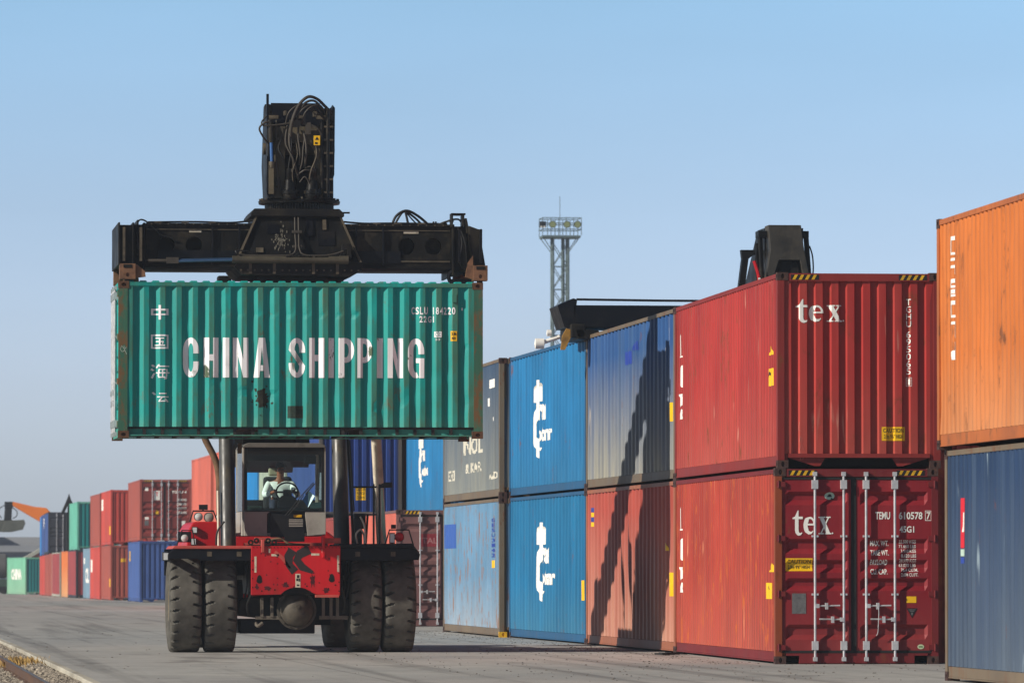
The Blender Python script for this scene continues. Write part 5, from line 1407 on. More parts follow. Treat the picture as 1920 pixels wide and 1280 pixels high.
# ends: cross beams, posts, twistlock blocks
M_twist = plain('rusty_twistlock', C(128, 92, 66, .8), .3, 9, .65, dirt=C(60, 44, 36), dirt_amt=.6)
for side in (-1, 1):
    ex = -2.98 if side < 0 else 2.78
    eb = MB()
    if side < 0:
        eb.box(-3.10, -2.86, -2.60, -.22, 6.46, 7.10)
        eb.box(-3.115, -3.085, -2.66, -.20, 6.44, 7.14); eb.box(-2.88, -2.855, -2.66, -.2, 6.40, 7.14)
        eb.box(-2.853, -2.66, -2.36, -.6, 6.36, 7.12); eb.box(-2.69, -2.655, -2.42, -.5, 6.40, 7.15)
        eb.box(-2.80, -2.77, -2.5, -.5, 6.62, 7.19)
    else:
        eb.box(2.47, 2.72, -2.36, -.6, 6.36, 7.12); eb.box(2.463, 2.50, -2.42, -.5, 6.30, 7.15)
        eb.prism([(2.723, 7.12), (2.86, 7.07), (2.90, 7.06), (3.0, 6.46), (2.82, 6.46), (2.74, 6.8)], 'y', -2.60, -.22)
        eb.box(2.44, 2.47, -2.5, -2.2, 7.10, 7.32); eb.box(2.62, 2.66, -2.5, -2.2, 7.12, 7.30); eb.box(2.44, 2.68, -2.5, -2.2, 7.305, 7.335)
        eb.prism([(2.66, 7.25), (2.70, 7.25), (2.75, 7.0), (2.70, 7.0)], 'y', -2.5, -2.2)
    E_ = eb.build('spreader_end', M_blk, RS, bevel=.006)
    for yy in (-2.62, -.32):
        bx0, bx1 = (-3.09, -2.83) if side < 0 else (2.79, 3.03)
        tb = MB()
        tb.holeplate(bx0, bx1, 6.20, 6.455, (bx0 + bx1) / 2, 6.27, .028, .035, yy - .07, .03, 14)
        tb.add([(bx0, yy - .07, 6.20), (bx1, yy - .07, 6.20), (bx1, yy + .2, 6.20), (bx0, yy + .2, 6.20), (bx0, yy - .07, 6.455), (bx1, yy - .07, 6.455), (bx1, yy + .2, 6.455), (bx0, yy + .2, 6.455)], [(0, 1, 2, 3), (4, 7, 6, 5), (2, 3, 7, 6), (0, 3, 7, 4), (1, 5, 6, 2)])
        T_ = tb.build('twistlock_block', M_twist, RS)
        xm = (bx0 + bx1) / 2
        MB().box(xm - .07, xm + .07, yy - .078, yy - .072, 6.385, 6.44).build('slot', M_hole, T_)
        MB().cyl((xm - side * 0, yy + .06, 6.15), (xm, yy + .06, 6.21), .05, n=12).build('twistlock_pin', M_blk, T_)
        gx0 = -2.83 if side < 0 else 2.62
        MB().prism([(gx0, 6.22), (gx0 + .17, 6.24), (gx0 + .16, 6.33), (gx0 + .03, 6.44), (gx0, 6.44)] if side < 0 else [(2.79, 6.22), (2.66, 6.26), (2.70, 6.5), (2.79, 6.62)], 'y', yy - .03, yy + .05).build('guide_hook', M_twist, T_)
MB().tube([(2.60, -2.3, 6.18), (2.45, -2.3, 6.20), (2.42, -2.3, 6.30), (2.50, -2.3, 6.40), (2.54, -2.3, 6.46)], .035, 8).box(2.45, 2.80, -2.36, -2.24, 6.17, 6.24).build('guide_flipper', M_blk2, RS)
for p, r in (([(1.50, -1.8, 7.14), (1.58, -1.8, 7.32), (1.75, -1.8, 7.41), (1.95, -1.8, 7.32), (2.15, -1.8, 7.15)], .022), ([(1.55, -1.7, 7.14), (1.63, -1.7, 7.30), (1.73, -1.7, 7.40), (1.9, -1.7, 7.3), (2.05, -1.7, 7.15)], .018),
             ([(1.79, -1.8, 7.14), (1.76, -1.8, 7.28), (1.73, -1.8, 7.41)], .02), ([(1.74, -1.75, 7.40), (1.85, -1.75, 7.27), (1.98, -1.75, 7.14)], .012), ([(2.3, -2.2, 7.15), (2.42, -2.3, 7.22), (2.58, -2.3, 7.24), (2.66, -2.2, 7.15)], .016), ([(2.22, -2.2, 7.14), (2.35, -2.3, 7.2), (2.5, -2.3, 7.21)], .012),
             ([(-2.80, -2.3, 7.12), (-2.74, -2.35, 7.20), (-2.62, -2.35, 7.16), (-2.4, -2.35, 6.96), (-2.2, -2.33, 6.90)], .014), ([(-.84, -2.4, 6.62), (-1.1, -2.74, 6.60), (-1.17, -2.74, 6.68), (-.95, -2.74, 6.66), (-.8, -2.7, 6.62)], .012)):
    MB().tube(p, r, 8).build('hydraulic_hose', M_hosed, RS, smooth=True)
lp = MB()
for x in (2.18, 2.22): lp.cyl((x, -2.0, 7.13), (x + .01, -2.0, 7.22), .016, n=6)
lp.build('grease_nipple', M_hosed, RS)


# ---- small fittings that crowd the boom head and the spreader
M_worn = plain('worn_dusty_edge', C(96, 86, 70, .7), .4, 9, .65, dirt=C(30, 29, 28, .8), dirt_amt=.7)
def fy(z): return -2.58 + (z - 6.5) * .398
bt = MB()
for x in (-.50, .34):
    for z in (7.75, 7.95, 8.95): bt.cyl((x - .10, -1.7, z), (x + .10, -1.7, z), .055, n=12)
bt.cyl((-.64, -1.5, 8.45), (.56, -1.5, 8.45), .10, n=20)
bt.build('pivot_pin', M_worn, HEAD, smooth=True)
for (x, z, w_, h_) in ((-.47, 8.2, .05, .12), (-.42, 8.55, .09, .07), (.27, 8.25, .07, .18), (.26, 7.85, .08, .14), (-.42, 7.78, .07, .16), (-.05, 8.93, .12, .05), (.20, 8.96, .07, .09), (-.30, 8.98, .05, .08)):
    MB().box(x - w_ / 2, x + w_ / 2, -2.0, -1.9, z, z + h_).build('bracket', M_worn, HEAD, bevel=.008)
rx = random.Random(21)
for k in range(6):
    x0 = rx.uniform(-.38, .30); x1 = x0 + rx.uniform(-.14, .14); zt = rx.uniform(8.55, 8.95); zb = rx.uniform(7.75, 8.2)
    pts = [(x0, -2.02, zt), (x0 + rx.uniform(-.06, .06), -2.09, zt * .65 + zb * .35), (x1 + rx.uniform(-.07, .07), -2.12, zt * .3 + zb * .7), (x1, -2.03, zb)]
    MB().tube(pts, rx.choice((.010, .013, .016)), 7).build('hydraulic_hose', (M_hose, M_hosed, M_worn)[k % 3], HEAD, smooth=True)
for k in range(4):
    x0 = -.30 + .09 * k
    MB().tube([(x0, -2.06, 8.84), (x0 + .05, -2.14, 9.02), (x0 + .2, -2.14, 9.14), (x0 + .36, -2.02, 9.10), (.50, -1.8, 8.9 - .08 * k)], .012, 7).build('hydraulic_hose', M_hose, HEAD, smooth=True)
mb = MB()
for z in (7.68, 7.9, 8.12, 8.34, 8.56, 8.78): mb.box(.345, .50, -2.04, -2.0, z, z + .03)
mb.build('cheek_step', M_worn, HEAD)
mb = MB()
for a in range(0, 360, 15):
    mb.cyl((-.025 + .655 * math.cos(R(a)), HY + .655 * math.sin(R(a)), 7.585), (-.025 + .655 * math.cos(R(a)), HY + .655 * math.sin(R(a)), 7.615), .022, n=6)
mb.build('ring_bolt', M_worn, RS)
# ribs, plates and bolts on the pyramid of the spreader
def onpyr(x0, x1, z0, z1, t_=.02, name='cover_plate', mat=M_blk2):
    q = [(x0, fy(z0), z0), (x1, fy(z0), z0), (x1, fy(z1), z1), (x0, fy(z1), z1)]
    v = [(a, b - .001, c_) for a, b, c_ in q] + [(a, b - t_, c_) for a, b, c_ in q]
    return MB().add(v, [(0, 1, 2, 3), (7, 6, 5, 4), (0, 4, 5, 1), (1, 5, 6, 2), (2, 6, 7, 3), (3, 7, 4, 0)]).build(name, mat, SPR)
onpyr(-.62, -.42, 6.98, 7.14); onpyr(.22, .50, 6.78, 7.02, .015); onpyr(.02, .14, 6.95, 7.2, .03); onpyr(-.82, -.70, 6.66, 6.74, .03, 'bracket', M_worn); onpyr(.30, .36, 7.05, 7.22, .03, 'bracket', M_worn)
mb = MB()
for k in range(90):
    x, z = -.40 + rx.gauss(0, .06), 6.88 + rx.gauss(0, .09)
    if 6.6 < z < 7.2:
        a_, b_ = rx.uniform(.004, .014), rx.uniform(.006, .03); n0 = 7
        q = [(x + a_ * rx.uniform(.5, 1.3) * math.cos(k2 * .8976), z + b_ * rx.uniform(.5, 1.3) * math.sin(k2 * .8976)) for k2 in range(n0)]
        mb.add([(p, fy(r_) - .0145, r_) for p, r_ in q], [tuple(range(n0))])
mb.build('grease_splash', plain('pale_splash', C(120, 116, 104, .7)), SPR)
for x in (-.95, -.55, .1, .5):
    MB().box(x, x + .05, -2.66, -2.56, 6.30, 6.49).build('frame_rib', M_worn, SPR)
mb = MB()
for k in range(18): mb.cyl((-1.08 + k * .115, -2.655, 6.36), (-1.08 + k * .115, -2.64, 6.36), .018, n=6)
mb.build('frame_bolt', M_worn, SPR)
for (a, b) in ((-2.63, -.9), (.7, 2.44)):
    mb = MB(); x = a + .08
    while x < b: mb.cyl((x, -2.345, 7.135), (x, -2.33, 7.135), .014, n=6); x += .14
    mb.build('beam_bolt', M_worn, RS)
    MB().box(a, b, -2.30, -2.285, 6.52, 6.545).box(a, b, -2.30, -2.285, 7.04, 7.055).build('weld_seam', M_worn, RS)
for x in (-1.55, -1.1, .85, 1.3): MB().box(x, x + .03, -2.33, -2.283, 6.47, 7.1).build('beam_rib', M_blk2, RS)
for x in (-2.5, -2.05, -1.6, 1.9, 1.5, 1.15): MB().box(x, x + .12, -2.33, -2.285, 7.155, 7.155 + .02).build('hose_clamp', M_worn, RS)
MB().tube([(-2.6, -2.2, 7.17), (-1.8, -2.2, 7.18), (-1.2, -2.2, 7.17), (-.8, -2.2, 7.22)], .016, 6).tube([(.6, -2.2, 7.2), (1.0, -2.2, 7.17), (1.5, -2.2, 7.175), (2.4, -2.2, 7.17)], .016, 6).build('hydraulic_pipe', M_hosed, RS)
for pts in ([(-2.72, -2.45, 7.1), (-2.80, -2.5, 6.9), (-2.74, -2.48, 6.6), (-2.70, -2.4, 6.45)], [(2.55, -2.45, 7.1), (2.62, -2.5, 6.85), (2.58, -2.48, 6.55), (2.66, -2.4, 6.4)], [(2.60, -2.45, 7.05), (2.68, -2.5, 6.8), (2.70, -2.45, 6.5)]):
    MB().tube(pts, .015, 7).build('hydraulic_hose', M_hosed, RS, smooth=True)
for x in (-3.02, -2.74, 2.56, 2.92): MB().box(x - .02, x + .02, -2.68, -2.60, 6.5, 7.06).build('end_rib', M_worn if x < 0 else M_blk2, RS)
# grease, bolts and pipes on the front of the machine
mb = MB()
for k in range(26): mb.cyl((-.76 + k * .058, -1.066, 1.77), (-.76 + k * .058, -1.06, 1.77), .009, n=6)
for z in (1.1, 1.25, 1.4, 1.55): mb.cyl((-.775, -1.066, z), (-.775, -1.06, z), .011, n=6); mb.cyl((.68, -1.066, z - .06), (.68, -1.06, z - .06), .011, n=6)
mb.build('bolt', M_blk, fp)
rs_ = random.Random(31)
def stain(cx, cz, rx_, rz_):
    r_ = [1 + .45 * (rs_.random() - .5) * 2 for _ in range(22)]
    return [(cx + rx_ * r_[k] * math.cos(6.2832 * k / 22), cz + rz_ * r_[k] * math.sin(6.2832 * k / 22)) for k in range(22)]
onplate('grease_stain', [stain(.24, 1.22, .045, .10), stain(-.22, 1.14, .05, .035), stain(-.52, 1.08, .06, .03), stain(.46, 1.05, .05, .04), stain(-.70, 1.10, .03, .05)] + [stain(rs_.uniform(-.7, .65), rs_.uniform(1.02, 1.7), .012, .012) for _ in range(26)], plain('old_grease', C(96, 24, 28, .6), .4, 20, .5), -1.0625)
MB().tube([(-.78, -.9, 1.0), (-.85, -.8, .8), (-.82, -.7, .62)], .02, 7).tube([(.74, -.9, 1.1), (.80, -.8, .85), (.78, -.7, .66)], .02, 7).build('hydraulic_hose', M_hosed, RS)
for x in (-.86, -.80, .74, .80, .86): MB().tube([(x, -.55, 1.5), (x + .02, -.7, 1.2), (x - .02, -.6, .9)], .014, 6).build('brake_hose', M_hosed, RS)
for x in (-1.5, -1.0, 1.0, 1.6): MB().box(x - .04, x + .04, -1.035, -1.022, 1.62, 1.70).build('mudguard_bracket', M_worn, RS)

def split_pieces(o):
    me = o.data; n = len(me.vertices); par = list(range(n))
    def fd(a):
        while par[a] != a: par[a] = par[par[a]]; a = par[a]
        return a
    for e in me.edges:
        a, b = fd(e.vertices[0]), fd(e.vertices[1])
        if a != b: par[a] = b
    groups = {}
    for p in me.polygons: groups.setdefault(fd(p.vertices[0]), []).append(p)
    if len(groups) < 2: return
    base = o.name.split('.')[0]
    for k, ps in enumerate(groups.values()):
        mb = MB(); idx = {}
        for p in ps:
            for v in p.vertices:
                if v not in idx: idx[v] = len(mb.v); mb.v.append(tuple(me.vertices[v].co))
            mb.f.append(tuple(idx[v] for v in p.vertices))
        q = mb.build(base, me.materials[0], o.parent, smooth=me.polygons[0].use_smooth)
        q.matrix_local = o.matrix_local
    bpy.data.objects.remove(o)
for o in [o for o in bpy.data.objects if o.type == 'MESH' and o.name.split('.')[0] in ('frame_flange', 'axle_end', 'weld_seam', 'hose_clamp', 'hydraulic_tank', 'beam_flange')]:
    split_pieces(o)
# ------------------------------------------------------------------ driver
def skin_mesh(name, verts, edges, radii, mat, parent, root=0, sub=1):
    me = bpy.data.meshes.new(name)
    me.from_pydata(verts, edges, [])
    o = bpy.data.objects.new(name, me); COL.objects.link(o)
    me.materials.append(mat)
    o.modifiers.new('skin', 'SKIN').use_smooth_shade = True
    if not me.skin_vertices: me.attributes.new('skin', 'FLOAT_VECTOR', 'POINT') if False else None
    bm = bmesh.new(); bm.from_mesh(me)
    lay = bm.verts.layers.skin.verify()
    bm.verts.ensure_lookup_table()
    for i, v in enumerate(bm.verts):
        v[lay].radius = radii[i] if isinstance(radii[i], tuple) else (radii[i], radii[i]); v[lay].use_root = (i == root)
    bm.to_mesh(me); bm.free()
    s_ = o.modifiers.new('sub', 'SUBSURF'); s_.levels = sub; s_.render_levels = sub
    o.parent = parent
    return o
M_skin = plain('skin', C(150, 92, 66, .8), .1, 12, .5, bump=0)
M_shirt = plain('pale_shirt', C(232, 240, 238, .95), .08, 10, .8)
M_trous = plain('dark_trousers', C(40, 48, 70, .8), .15, 10, .8)
M_hair = plain('black_hair', C(22, 18, 16, .8), .2, 20, .6)
DR = thing('person', 'driver in a pale shirt sitting at the wheel inside the cab of the red loader', 'person', (7.52 - .06, 104.4 + 2.52, 2.44))
V_, E_s, R_ = [], [], []
def addv(p, r, link=None):
    V_.append(p); R_.append(r)
    if link is not None: E_s.append((link, len(V_) - 1))
    return len(V_) - 1
pel = addv((0, .0, .10), (.15, .12)); ch1 = addv((0, .05, .26), (.14, .11), pel); ch2 = addv((0, .06, .42), (.15, .115), ch1)
nk = addv((0, .03, .53), .058, ch2); hb_ = addv((0, .0, .60), .065, nk); hm = addv((0, -.015, .68), (.078, .092), hb_); ht = addv((0, .0, .765), (.066, .08), hm)
for s_ in (-1, 1):
    sh = addv((s_ * .20, .04, .44), .062, ch2); el = addv((s_ * .29, -.18, .24), .046, sh); wr = addv((s_ * .19 + .03, -.44, .30), .030, el); pa = addv((s_ * .165 + .035, -.50, .31), (.036, .018), wr)
    for k in range(4):
        f1 = addv((s_ * (.14 + .012 * k) + .035, -.545, .30 + .017 * k), .0095, pa); f2 = addv((s_ * (.13 + .010 * k) + .035, -.565, .285 + .017 * k), .0085, f1)
    t1 = addv((s_ * .14 + .035, -.50, .335), .0105, pa); addv((s_ * .125 + .035, -.53, .345), .0095, t1)
    hp = addv((s_ * .11, -.04, .08), .085, pel); kn = addv((s_ * .16, -.46, .12), .065, hp); an = addv((s_ * .15, -.56, -.22), .045, kn); addv((s_ * .15, -.68, -.25), (.042, .03), an)
body = skin_mesh('body', V_, E_s, R_, M_skin, DR, 0, 1)
sv = [(0, .0, .10), (0, .05, .26), (0, .06, .42), (0, .045, .50)]; se = [(0, 1), (1, 2), (2, 3)]; sr = [(.17, .14), (.165, .13), (.17, .135), (.075, .075)]
for s_ in (-1, 1):
    a = len(sv); sv += [(s_ * .20, .04, .44), (s_ * .29, -.18, .245), (s_ * .205 + .03, -.41, .295)]; sr += [.078, .062, .042]; se += [(2, a), (a, a + 1), (a + 1, a + 2)]
skin_mesh('shirt', sv, se, sr, M_shirt, DR, 0, 1)
tv = [(0, .0, .08)]; te = []; tr_ = [(.155, .13)]
for s_ in (-1, 1):
    a = len(tv); tv += [(s_ * .11, -.04, .08), (s_ * .16, -.46, .12), (s_ * .15, -.56, -.20)]; tr_ += [.098, .078, .06]; te += [(0, a), (a, a + 1), (a + 1, a + 2)]
skin_mesh('trousers', tv, te, tr_, M_trous, DR, 0, 1)
hm_ = MB()
hv = [(a * math.pi / 10) for a in range(11)]
hm_.lathe([(.0 + .098 * math.cos(t), .086 * math.sin(t) + .0001) for t in [k * math.pi / 2 / 6 for k in range(7)]], (0, .012, .735), 'z', 18)
hm_.build('hair', M_hair, DR, smooth=True)
fc = MB()
for s_ in (-1, 1): fc.lathe([(-.004, .0), (-.003, .010), (.004, .012)], (s_ * .032, -.098, .695), 'y', 10)
fc.box(-.028, .028, -.104, -.098, .632, .640)
fc.build('eyes_and_mouth', M_hair, DR)
MB().prism([(-.10, .70), (-.128, .66), (-.10, .65)], 'x', -.014, .014).build('nose', M_skin, DR)
e_ = MB()
for s_ in (-1, 1): e_.lathe([(-.012, .0), (-.008, .026), (.008, .026), (.012, 0)], (s_ * .083, .0, .685), 'x', 12)
e_.build('ears', M_skin, DR)
pv = Surf
M_paperb = plain('blue_paper', C(60, 130, 200, .8), .05, 5); M_paperw = plain('pale_cyan_paper', C(200, 240, 246, .95), .05, 5)
o = MB().add([(-.0, 0, 0), (.10, -.03, -.12), (.20, .0, .06), (.08, .02, .14), (.0, .012, 0), (.10, -.018, -.12), (.20, .012, .06), (.08, .032, .14)], [(0, 1, 2, 3), (4, 7, 6, 5), (0, 4, 5, 1), (1, 5, 6, 2), (2, 6, 7, 3), (3, 7, 4, 0)]).build('folder', M_paperw); o.location = (7.52 + .27, 104.4 + 1.60, 2.60); o.rotation_euler = (0, 0, -.6); o.scale = (1.15, 1, 1.1)
MB().add([(-.008, -.002, .004), (.098, -.032, -.116), (.075, .017, .138), (-.008, .01, .004), (.098, -.02, -.116), (.075, .03, .138)], [(0, 1, 2), (3, 5, 4), (0, 3, 4, 1), (1, 4, 5, 2), (2, 5, 3, 0)]).build('folder_flap', M_paperb, o)
tag(o, 'pale cyan and blue folder propped on the dash behind the windscreen', 'folder')
o = MB().box(0, .20, 0, .04, 0, .09).box(.01, .19, .04, .05, .0, .1).build('paper_stack', plain('mint_paper', C(150, 215, 205, .85), .05, 5)); o.location = (7.52 + .40, 104.4 + 1.66, 2.461); tag(o, 'mint coloured stack of paper on the dash in the corner of the windscreen', 'papers')

# ------------------------------------------------------------------ second loader behind the row (only its head and spreader rise above the containers)
R2 = thing('reach_stacker', 'black reach stacker standing behind the red containers with only its boom head and spreader showing', 'reach stacker', (17.5, 115, 0))
d2 = lambda x, z: None
MB().prism([(-1.6, .9), (1.6, .9), (1.6, 1.8), (-1.6, 1.8)], 'y', 1, 8).build('chassis', M_red, R2)
for x in (-1.5, 1.5):
    for y in (1.2, 7.2): MB().lathe([(-.3, .5), (-.3, .8), (-.22, .9), (.22, .9), (.3, .8), (.3, .5)], (x, y, .9), 'x', 40).build('tyre', M_tyre, R2, smooth=True)
MB().prism([(7.5, 2.6), (8.2, 3.6), (.8, 7.85), (-.1, 7.85), (-.1, 6.9), (.5, 6.7)], 'x', -.32, .42).build('boom', M_blk, R2)
hb2 = MB()
hb2.prism([(-.32, 7.88), (.30, 7.88), (.36, 7.42), (.48, 6.80), (.40, 6.70), (.28, 7.22), (-.12, 7.22), (-.28, 6.70), (-.38, 6.80), (-.28, 7.42)], 'y', -.6, -.12)
H2 = hb2.build('boom_head', plain('worn_black_head', C(64, 60, 54, .7), .4, 4, .55, dirt=C(110, 100, 84, .65)), R2, bevel=.01)
MB().box(-.27, .27, -.5, -.1, 6.2, 7.18).build('rotator', M_hole, R2)
m2 = MB().box(-.48, -.32, -.4, .0, 7.66, 7.78).box(.34, .48, -.4, 0, 7.66, 7.78)
m2.cyl((-.44, -.3, 7.7), (-.40, -.3, 6.7), .05, n=12).cyl((.44, -.3, 7.7), (.52, -.3, 6.6), .05, n=12).cyl((-.50, -.28, 7.55), (-.47, -.28, 6.7), .03, n=8)
m2.tube([(.50, -.35, 7.5), (.55, -.4, 7.3), (.56, -.4, 7.0), (.50, -.35, 6.85)], .014, 6).tube([(-.48, -.3, 7.5), (-.53, -.35, 7.2), (-.5, -.3, 6.9)], .014, 6)
m2.build('tilt_cylinder', M_blk, H2, smooth=True)
m2 = MB().prism([(-.72, 7.45), (-.48, 7.45), (-.48, 7.36), (-.58, 7.28), (-.68, 6.5), (-.80, 6.5), (-.70, 7.28)], 'y', .2, .4).box(-.48, -.2, .2, .4, 7.36, 7.45)
m2.build('guide_arm', M_blk, R2)
MB().tube([(-.60, -.65, 7.2), (-.52, -.65, 6.95), (-.50, -.65, 6.75)], .035, 6).box(-.56, -.44, -.7, -.62, 6.70, 6.80).build('red_bracket', M_red, R2)
MB().box(-.53, -.49, -.72, -.705, 6.70, 6.88).build('white_bracket', M_white, R2)
sp2 = MB().box(-4.05, 4.6, -.9, .5, 5.92, 6.34)
sp2.prism([(-4.35, 6.33), (-4.05, 6.47), (-3.98, 6.44), (-4.05, 5.92), (-4.22, 5.92)], 'y', -.9, .5)
S2 = sp2.build('spreader_beam', M_blk2, R2, bevel=.01)
MB().tube([(-4.0, -.95, 6.445), (-2.5, -.95, 6.43), (4.6, -.95, 6.41)], .022, 8, 0).build('rail_pipe', M_hosed, S2)
MB().box(-4.12, -3.85, -1.1, .7, 5.72, 5.98).prism([(-4.05, 5.9), (-3.6, 5.86), (-3.5, 5.7), (-4.0, 5.7)], 'y', -1.1, .7).build('spreader_end', M_blk, S2, bevel=.02)
MB().prism([(-4.19, 5.90), (-4.11, 5.88), (-4.11, 5.74), (-4.22, 5.50), (-4.30, 5.50), (-4.27, 5.76)], 'y', -.98, -.9).build('guide_flipper', plain('worn_yellow', C(196, 146, 64, .7), .3, 8, .6, dirt=C(80, 60, 40), dirt_amt=.8), S2)
MB().lathe([(-.1, 0), (-.08, .1), (.08, .1), (.1, 0)], (-4.68, -.8, 5.62), 'x', 14).cyl((-4.68, -.8, 5.62), (-4.3, -.8, 5.75), .04, n=8).lathe([(-.05, 0), (-.04, .06), (.04, .06), (.05, 0)], (-4.50, -.8, 5.82), 'x', 12).build('lamp', M_white, S2, smooth=True)

# ------------------------------------------------------------------ floodlight mast
M_mast = plain('galvanised_mast', C(98, 116, 118, .75), .15, .6, .6)
MT = thing('floodlight_mast', 'tall grey lattice mast with a railed platform of floodlights behind the blue containers', 'light mast', (46.25, 400, gz(400)))
hw = .50
lt = MB()
for sx in (-1, 1):
    for sy in (-1, 1): lt.cyl((sx * hw, sy * hw, 0), (sx * hw, sy * hw, 23.5), .075, n=8)
z = 0.6
while z < 23:
    for (a, b) in (((-hw, -hw), (hw, -hw)), ((hw, -hw), (hw, hw)), ((-hw, hw), (hw, hw)), ((-hw, -hw), (-hw, hw))):
        lt.cyl((a[0], a[1], z), (b[0], b[1], z + 1.5), .028, n=5, caps=False); lt.cyl((b[0], b[1], z), (a[0], a[1], z + 1.5), .028, n=5, caps=False)
        lt.cyl((a[0], a[1], z), (b[0], b[1], z), .022, n=5, caps=False)
    z += 1.5
lt.cyl((.2, 0, 0), (.2, 0, 23.5), .12, n=8)
lt.build('lattice_tower', M_mast, MT)
MB().box(-1.25, 1.25, -1.0, 1.0, 23.45, 23.6).build('platform', M_mast, MT)
rl = MB()
for z in (24.0, 24.4, 24.75):
    for (a, b) in (((-1.25, -1), (1.3, -1)), ((1.3, -1), (1.3, 1)), ((-1.25, 1), (1.3, 1)), ((-1.25, -1), (-1.25, 1))): rl.cyl((a[0], a[1], z), (b[0], b[1], z), .03, n=5)
for x in (-1.25, -.7, -.2, .3, .8, 1.3):
    for y in (-1, 1): rl.cyl((x, y, 23.6), (x, y, 24.75), .025, n=5)
rl.build('railing', M_mast, MT)
kn_ = MB()
for sx in (-1, 1):
    for sy in (-1, 1): kn_.cyl((sx * hw, sy * hw, 22.5), (sx * 1.2, sy * .9, 23.5), .03, n=5)
kn_.build('knee_brace', M_mast, MT)
M_fl = plain('floodlight_glass', C(150, 160, 110, .8), .1, 3, .3)
for x in (-.62, .32, 1.02):
    o = MB().lathe([(-.12, .20), (-.12, .24), (.1, .18), (.2, .1), (.2, 0)], (x, -1.15, 24.3), 'y', 16).build('floodlight', M_cabdark, MT, smooth=True)
    MB().lathe([(-.125, 0), (-.125, .2)], (x, -1.15, 24.3), 'y', 16).build('lens', M_fl, o)
for x in (-1.35, -1.15):
    o = MB().box(x - .12, x + .1, -1.2, -.8, 24.1, 24.5).build('floodlight', M_cabdark, MT)
    MB().box(x - .06, x + .04, -1.21, -1.202, 24.08, 24.2).build('lens', M_white, o)
MB().cyl((.0, 0, 23.6), (.0, 0, 26.2), .02, n=5).build('lightning_rod', M_mast, MT)

# ------------------------------------------------------------------ far left: orange loader, barn, wagon, hut
OR = thing('reach_stacker', 'orange reach stacker with raised boom and dark spreader far off at the left edge', 'reach stacker', (17.4, 498, gz(498)))
P_or = plain('machine_orange', C(255, 130, 30, 1.0), .1, .5, .45)
MB().prism([(-4.55, 7.25), (-4.3, 7.45), (-2.6, 7.05), (-1.6, 6.95), (-1.0, 6.3), (-.9, 5.6), (-1.7, 5.6), (-3.0, 6.35)], 'y', -.6, .6).build('boom', P_or, OR, bevel=.05)
MB().cyl((-4.4, 0, 7.25), (-1.9, 0, 6.2), .12, n=8).build('boom_cylinder', M_blk, OR)
MB().box(-4.95, -4.3, -.6, .6, 6.9, 7.45).prism([(-4.9, 7.3), (-4.35, 7.3), (-4.4, 6.0), (-3.9, 5.75), (-5.3, 5.5), (-5.0, 6.0)], 'y', -.5, .5).build('boom_head', M_blk, OR, bevel=.03)
MB().prism([(-5.2, 5.0), (-4.95, 5.9), (-3.4, 6.0), (-3.3, 5.7), (-3.5, 5.2), (-4.4, 5.0)], 'y', -.7, .7).box(-10, -4.95, -.6, .6, 5.02, 5.98).build('spreader', plain('olive_grey_steel', C(100, 102, 92, .75), .3, 1.0, .6), OR, bevel=.03)
MB().tube([(-4.9, -.6, 7.2), (-5.35, -.6, 6.9), (-5.45, -.6, 6.5), (-5.2, -.6, 6.1)], .04, 6).tube([(-4.4, -.6, 7.0), (-4.0, -.6, 6.7), (-4.0, -.6, 6.3), (-4.3, -.6, 6.1)], .04, 6).build('hydraulic_hose', M_blk, OR)
MB().box(-1.6, 1.6, -1, 7, .8, 2.0).prism([(-1.5, 2.0), (-.2, 2.0), (-.6, 6.4), (-1.5, 6.4)], 'y', -.4, .4).build('chassis', P_or, OR)
for x in (-1.4, 1.4):
    for y in (-.2, 6): MB().lathe([(-.35, .5), (-.35, .8), (.35, .8), (.35, .5)], (x, y, .85), 'x', 24).build('tyre', M_tyre, OR)
BN = thing('warehouse', 'low grey warehouse with a pale roof beyond the last containers at the left', 'building', (16, 720, gz(720)))
P_barn = plain('barn_wall', C(112, 122, 140, .8), .12, .4, .8); P_barn2 = plain('barn_roof', C(160, 162, 166, .8), .1, .5, .8); P_barn3 = plain('barn_dark', C(72, 80, 96, .8), .15, .4, .8)
MB().box(-20, 9, 0, 25, 0, 3.6).build('wall', P_barn, BN)
MB().prism([(-.5, 4.95), (-.5, 4.3), (0, 4.3), (0, 4.9)], 'x', 1.4, 9).prism([(-.6, 4.4), (12, 6.0), (25.6, 4.4), (25.6, 4.2), (-.6, 4.2)], 'x', 1.4, 9.2).build('roof', P_barn2, BN)
MB().box(1.5, 9, .02, 24.8, 3.6, 4.2).build('upper_wall', P_barn3, BN)
MB().box(-20, 1.35, -.5, 25, 3.61, 6.5).build('tall_wing', P_barn, BN)
for i in range(6): MB().box(-2.2 + i * 1.8, -1.4 + i * 1.8, -.05, -.005, 2.0, 3.0).build('window', P_barn3, BN)
MB().tube([(-.8, -1, 0), (-.8, -1, 3.1), (-1.2, -1, 3.5), (-2.4, -1, 3.7)], .08, 6).build('pipe', P_barn2, BN)
WG = thing('tank_wagon', 'dark grey tank wagon at the very left edge beside the mint container', 'wagon', (11.2, 505, gz(505)))
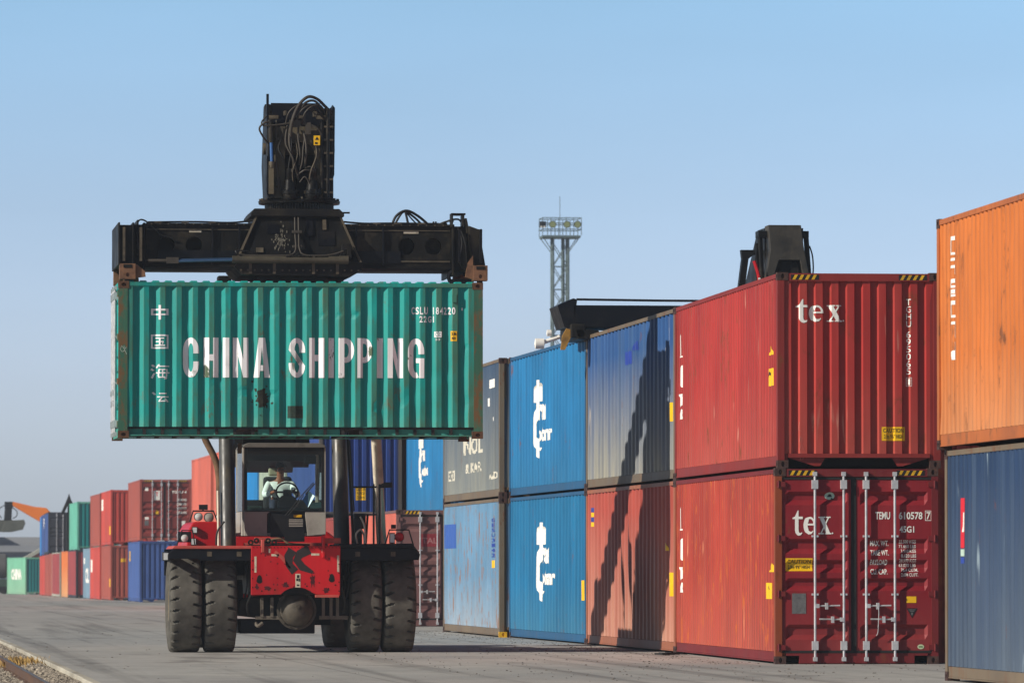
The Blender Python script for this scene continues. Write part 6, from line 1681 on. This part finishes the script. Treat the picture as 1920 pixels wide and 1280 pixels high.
MB().box(-6, 2.0, -1.3, 1.3, .6, 1.2).build('underframe', plain('wagon_green', C(54, 84, 66, .8), .2, 1, .8), WG)
tk = MB()
for x in (-4.4, -1.9, .6): tk.lathe([(-1.1, 0), (-1.1, .8), (-.9, 1.0), (.9, 1.0), (1.1, .8), (1.1, 0)], (x, 0, 2.3), 'x', 20)
tk.build('tank', plain('wagon_grey', C(92, 92, 92, .8), .25, 1.2, .7), WG, smooth=True)
for x in (-5, -4, .4, 1.4): MB().cyl((x, -1.1, .45), (x, 1.1, .45), .45, n=20).build('wheel', M_blk, WG)
HT = thing('hut', 'small hut with a pale slanting roof edge between the mint container and the red ones', 'hut', (16.6, 560, gz(560)))
MB().box(-1.6, 1.2, 0, 4, 0, 2.4).prism([(-1.6, 2.4), (1.2, 2.4), (1.2, 4.0)], 'y', 0, 4).build('wall', P_far2, HT)
MB().prism([(-1.8, 2.3), (1.3, 4.1), (1.3, 4.4), (-2.0, 2.55)], 'y', -.3, 4.3).build('roof', P_cream, HT)
GH = thing('loader_head', 'dark angled boom top of another machine peeping over the teal container', 'machine', (14.0, 397, gz(397)))
MB().prism([(-.50, 5.3), (-.30, 5.3), (.05, 6.05), (.40, 5.55), (.55, 5.60), (.18, 6.25), (.06, 6.65), (-.06, 6.3)], 'y', -.3, .3).build('boom_head', M_blk, GH, bevel=.02)
MB().box(-.1, .3, -.3, .3, 0, 5.4).prism([(-.05, 5.4), (.2, 5.4), (.12, 6.1), (.0, 6.1)], 'y', -.15, .15).build('mast', M_blk, GH)

# ------------------------------------------------------------------ haze
hz = MB().box(-120, 160, -25, 900, -2.8, 40).build('haze', bpy.data.materials.new('haze'))
hz['kind'] = 'stuff'
hm = hz.data.materials[0]; hm.use_nodes = True
n = hm.node_tree.nodes; n.remove(n['Principled BSDF'])
pv_ = n.new('ShaderNodeVolumePrincipled'); pv_.inputs['Density'].default_value = .00036; pv_.inputs['Color'].default_value = (.80, .88, 1.0, 1); pv_.inputs['Anisotropy'].default_value = .2
hm.node_tree.links.new(pv_.outputs[0], n['Material Output'].inputs['Volume'])
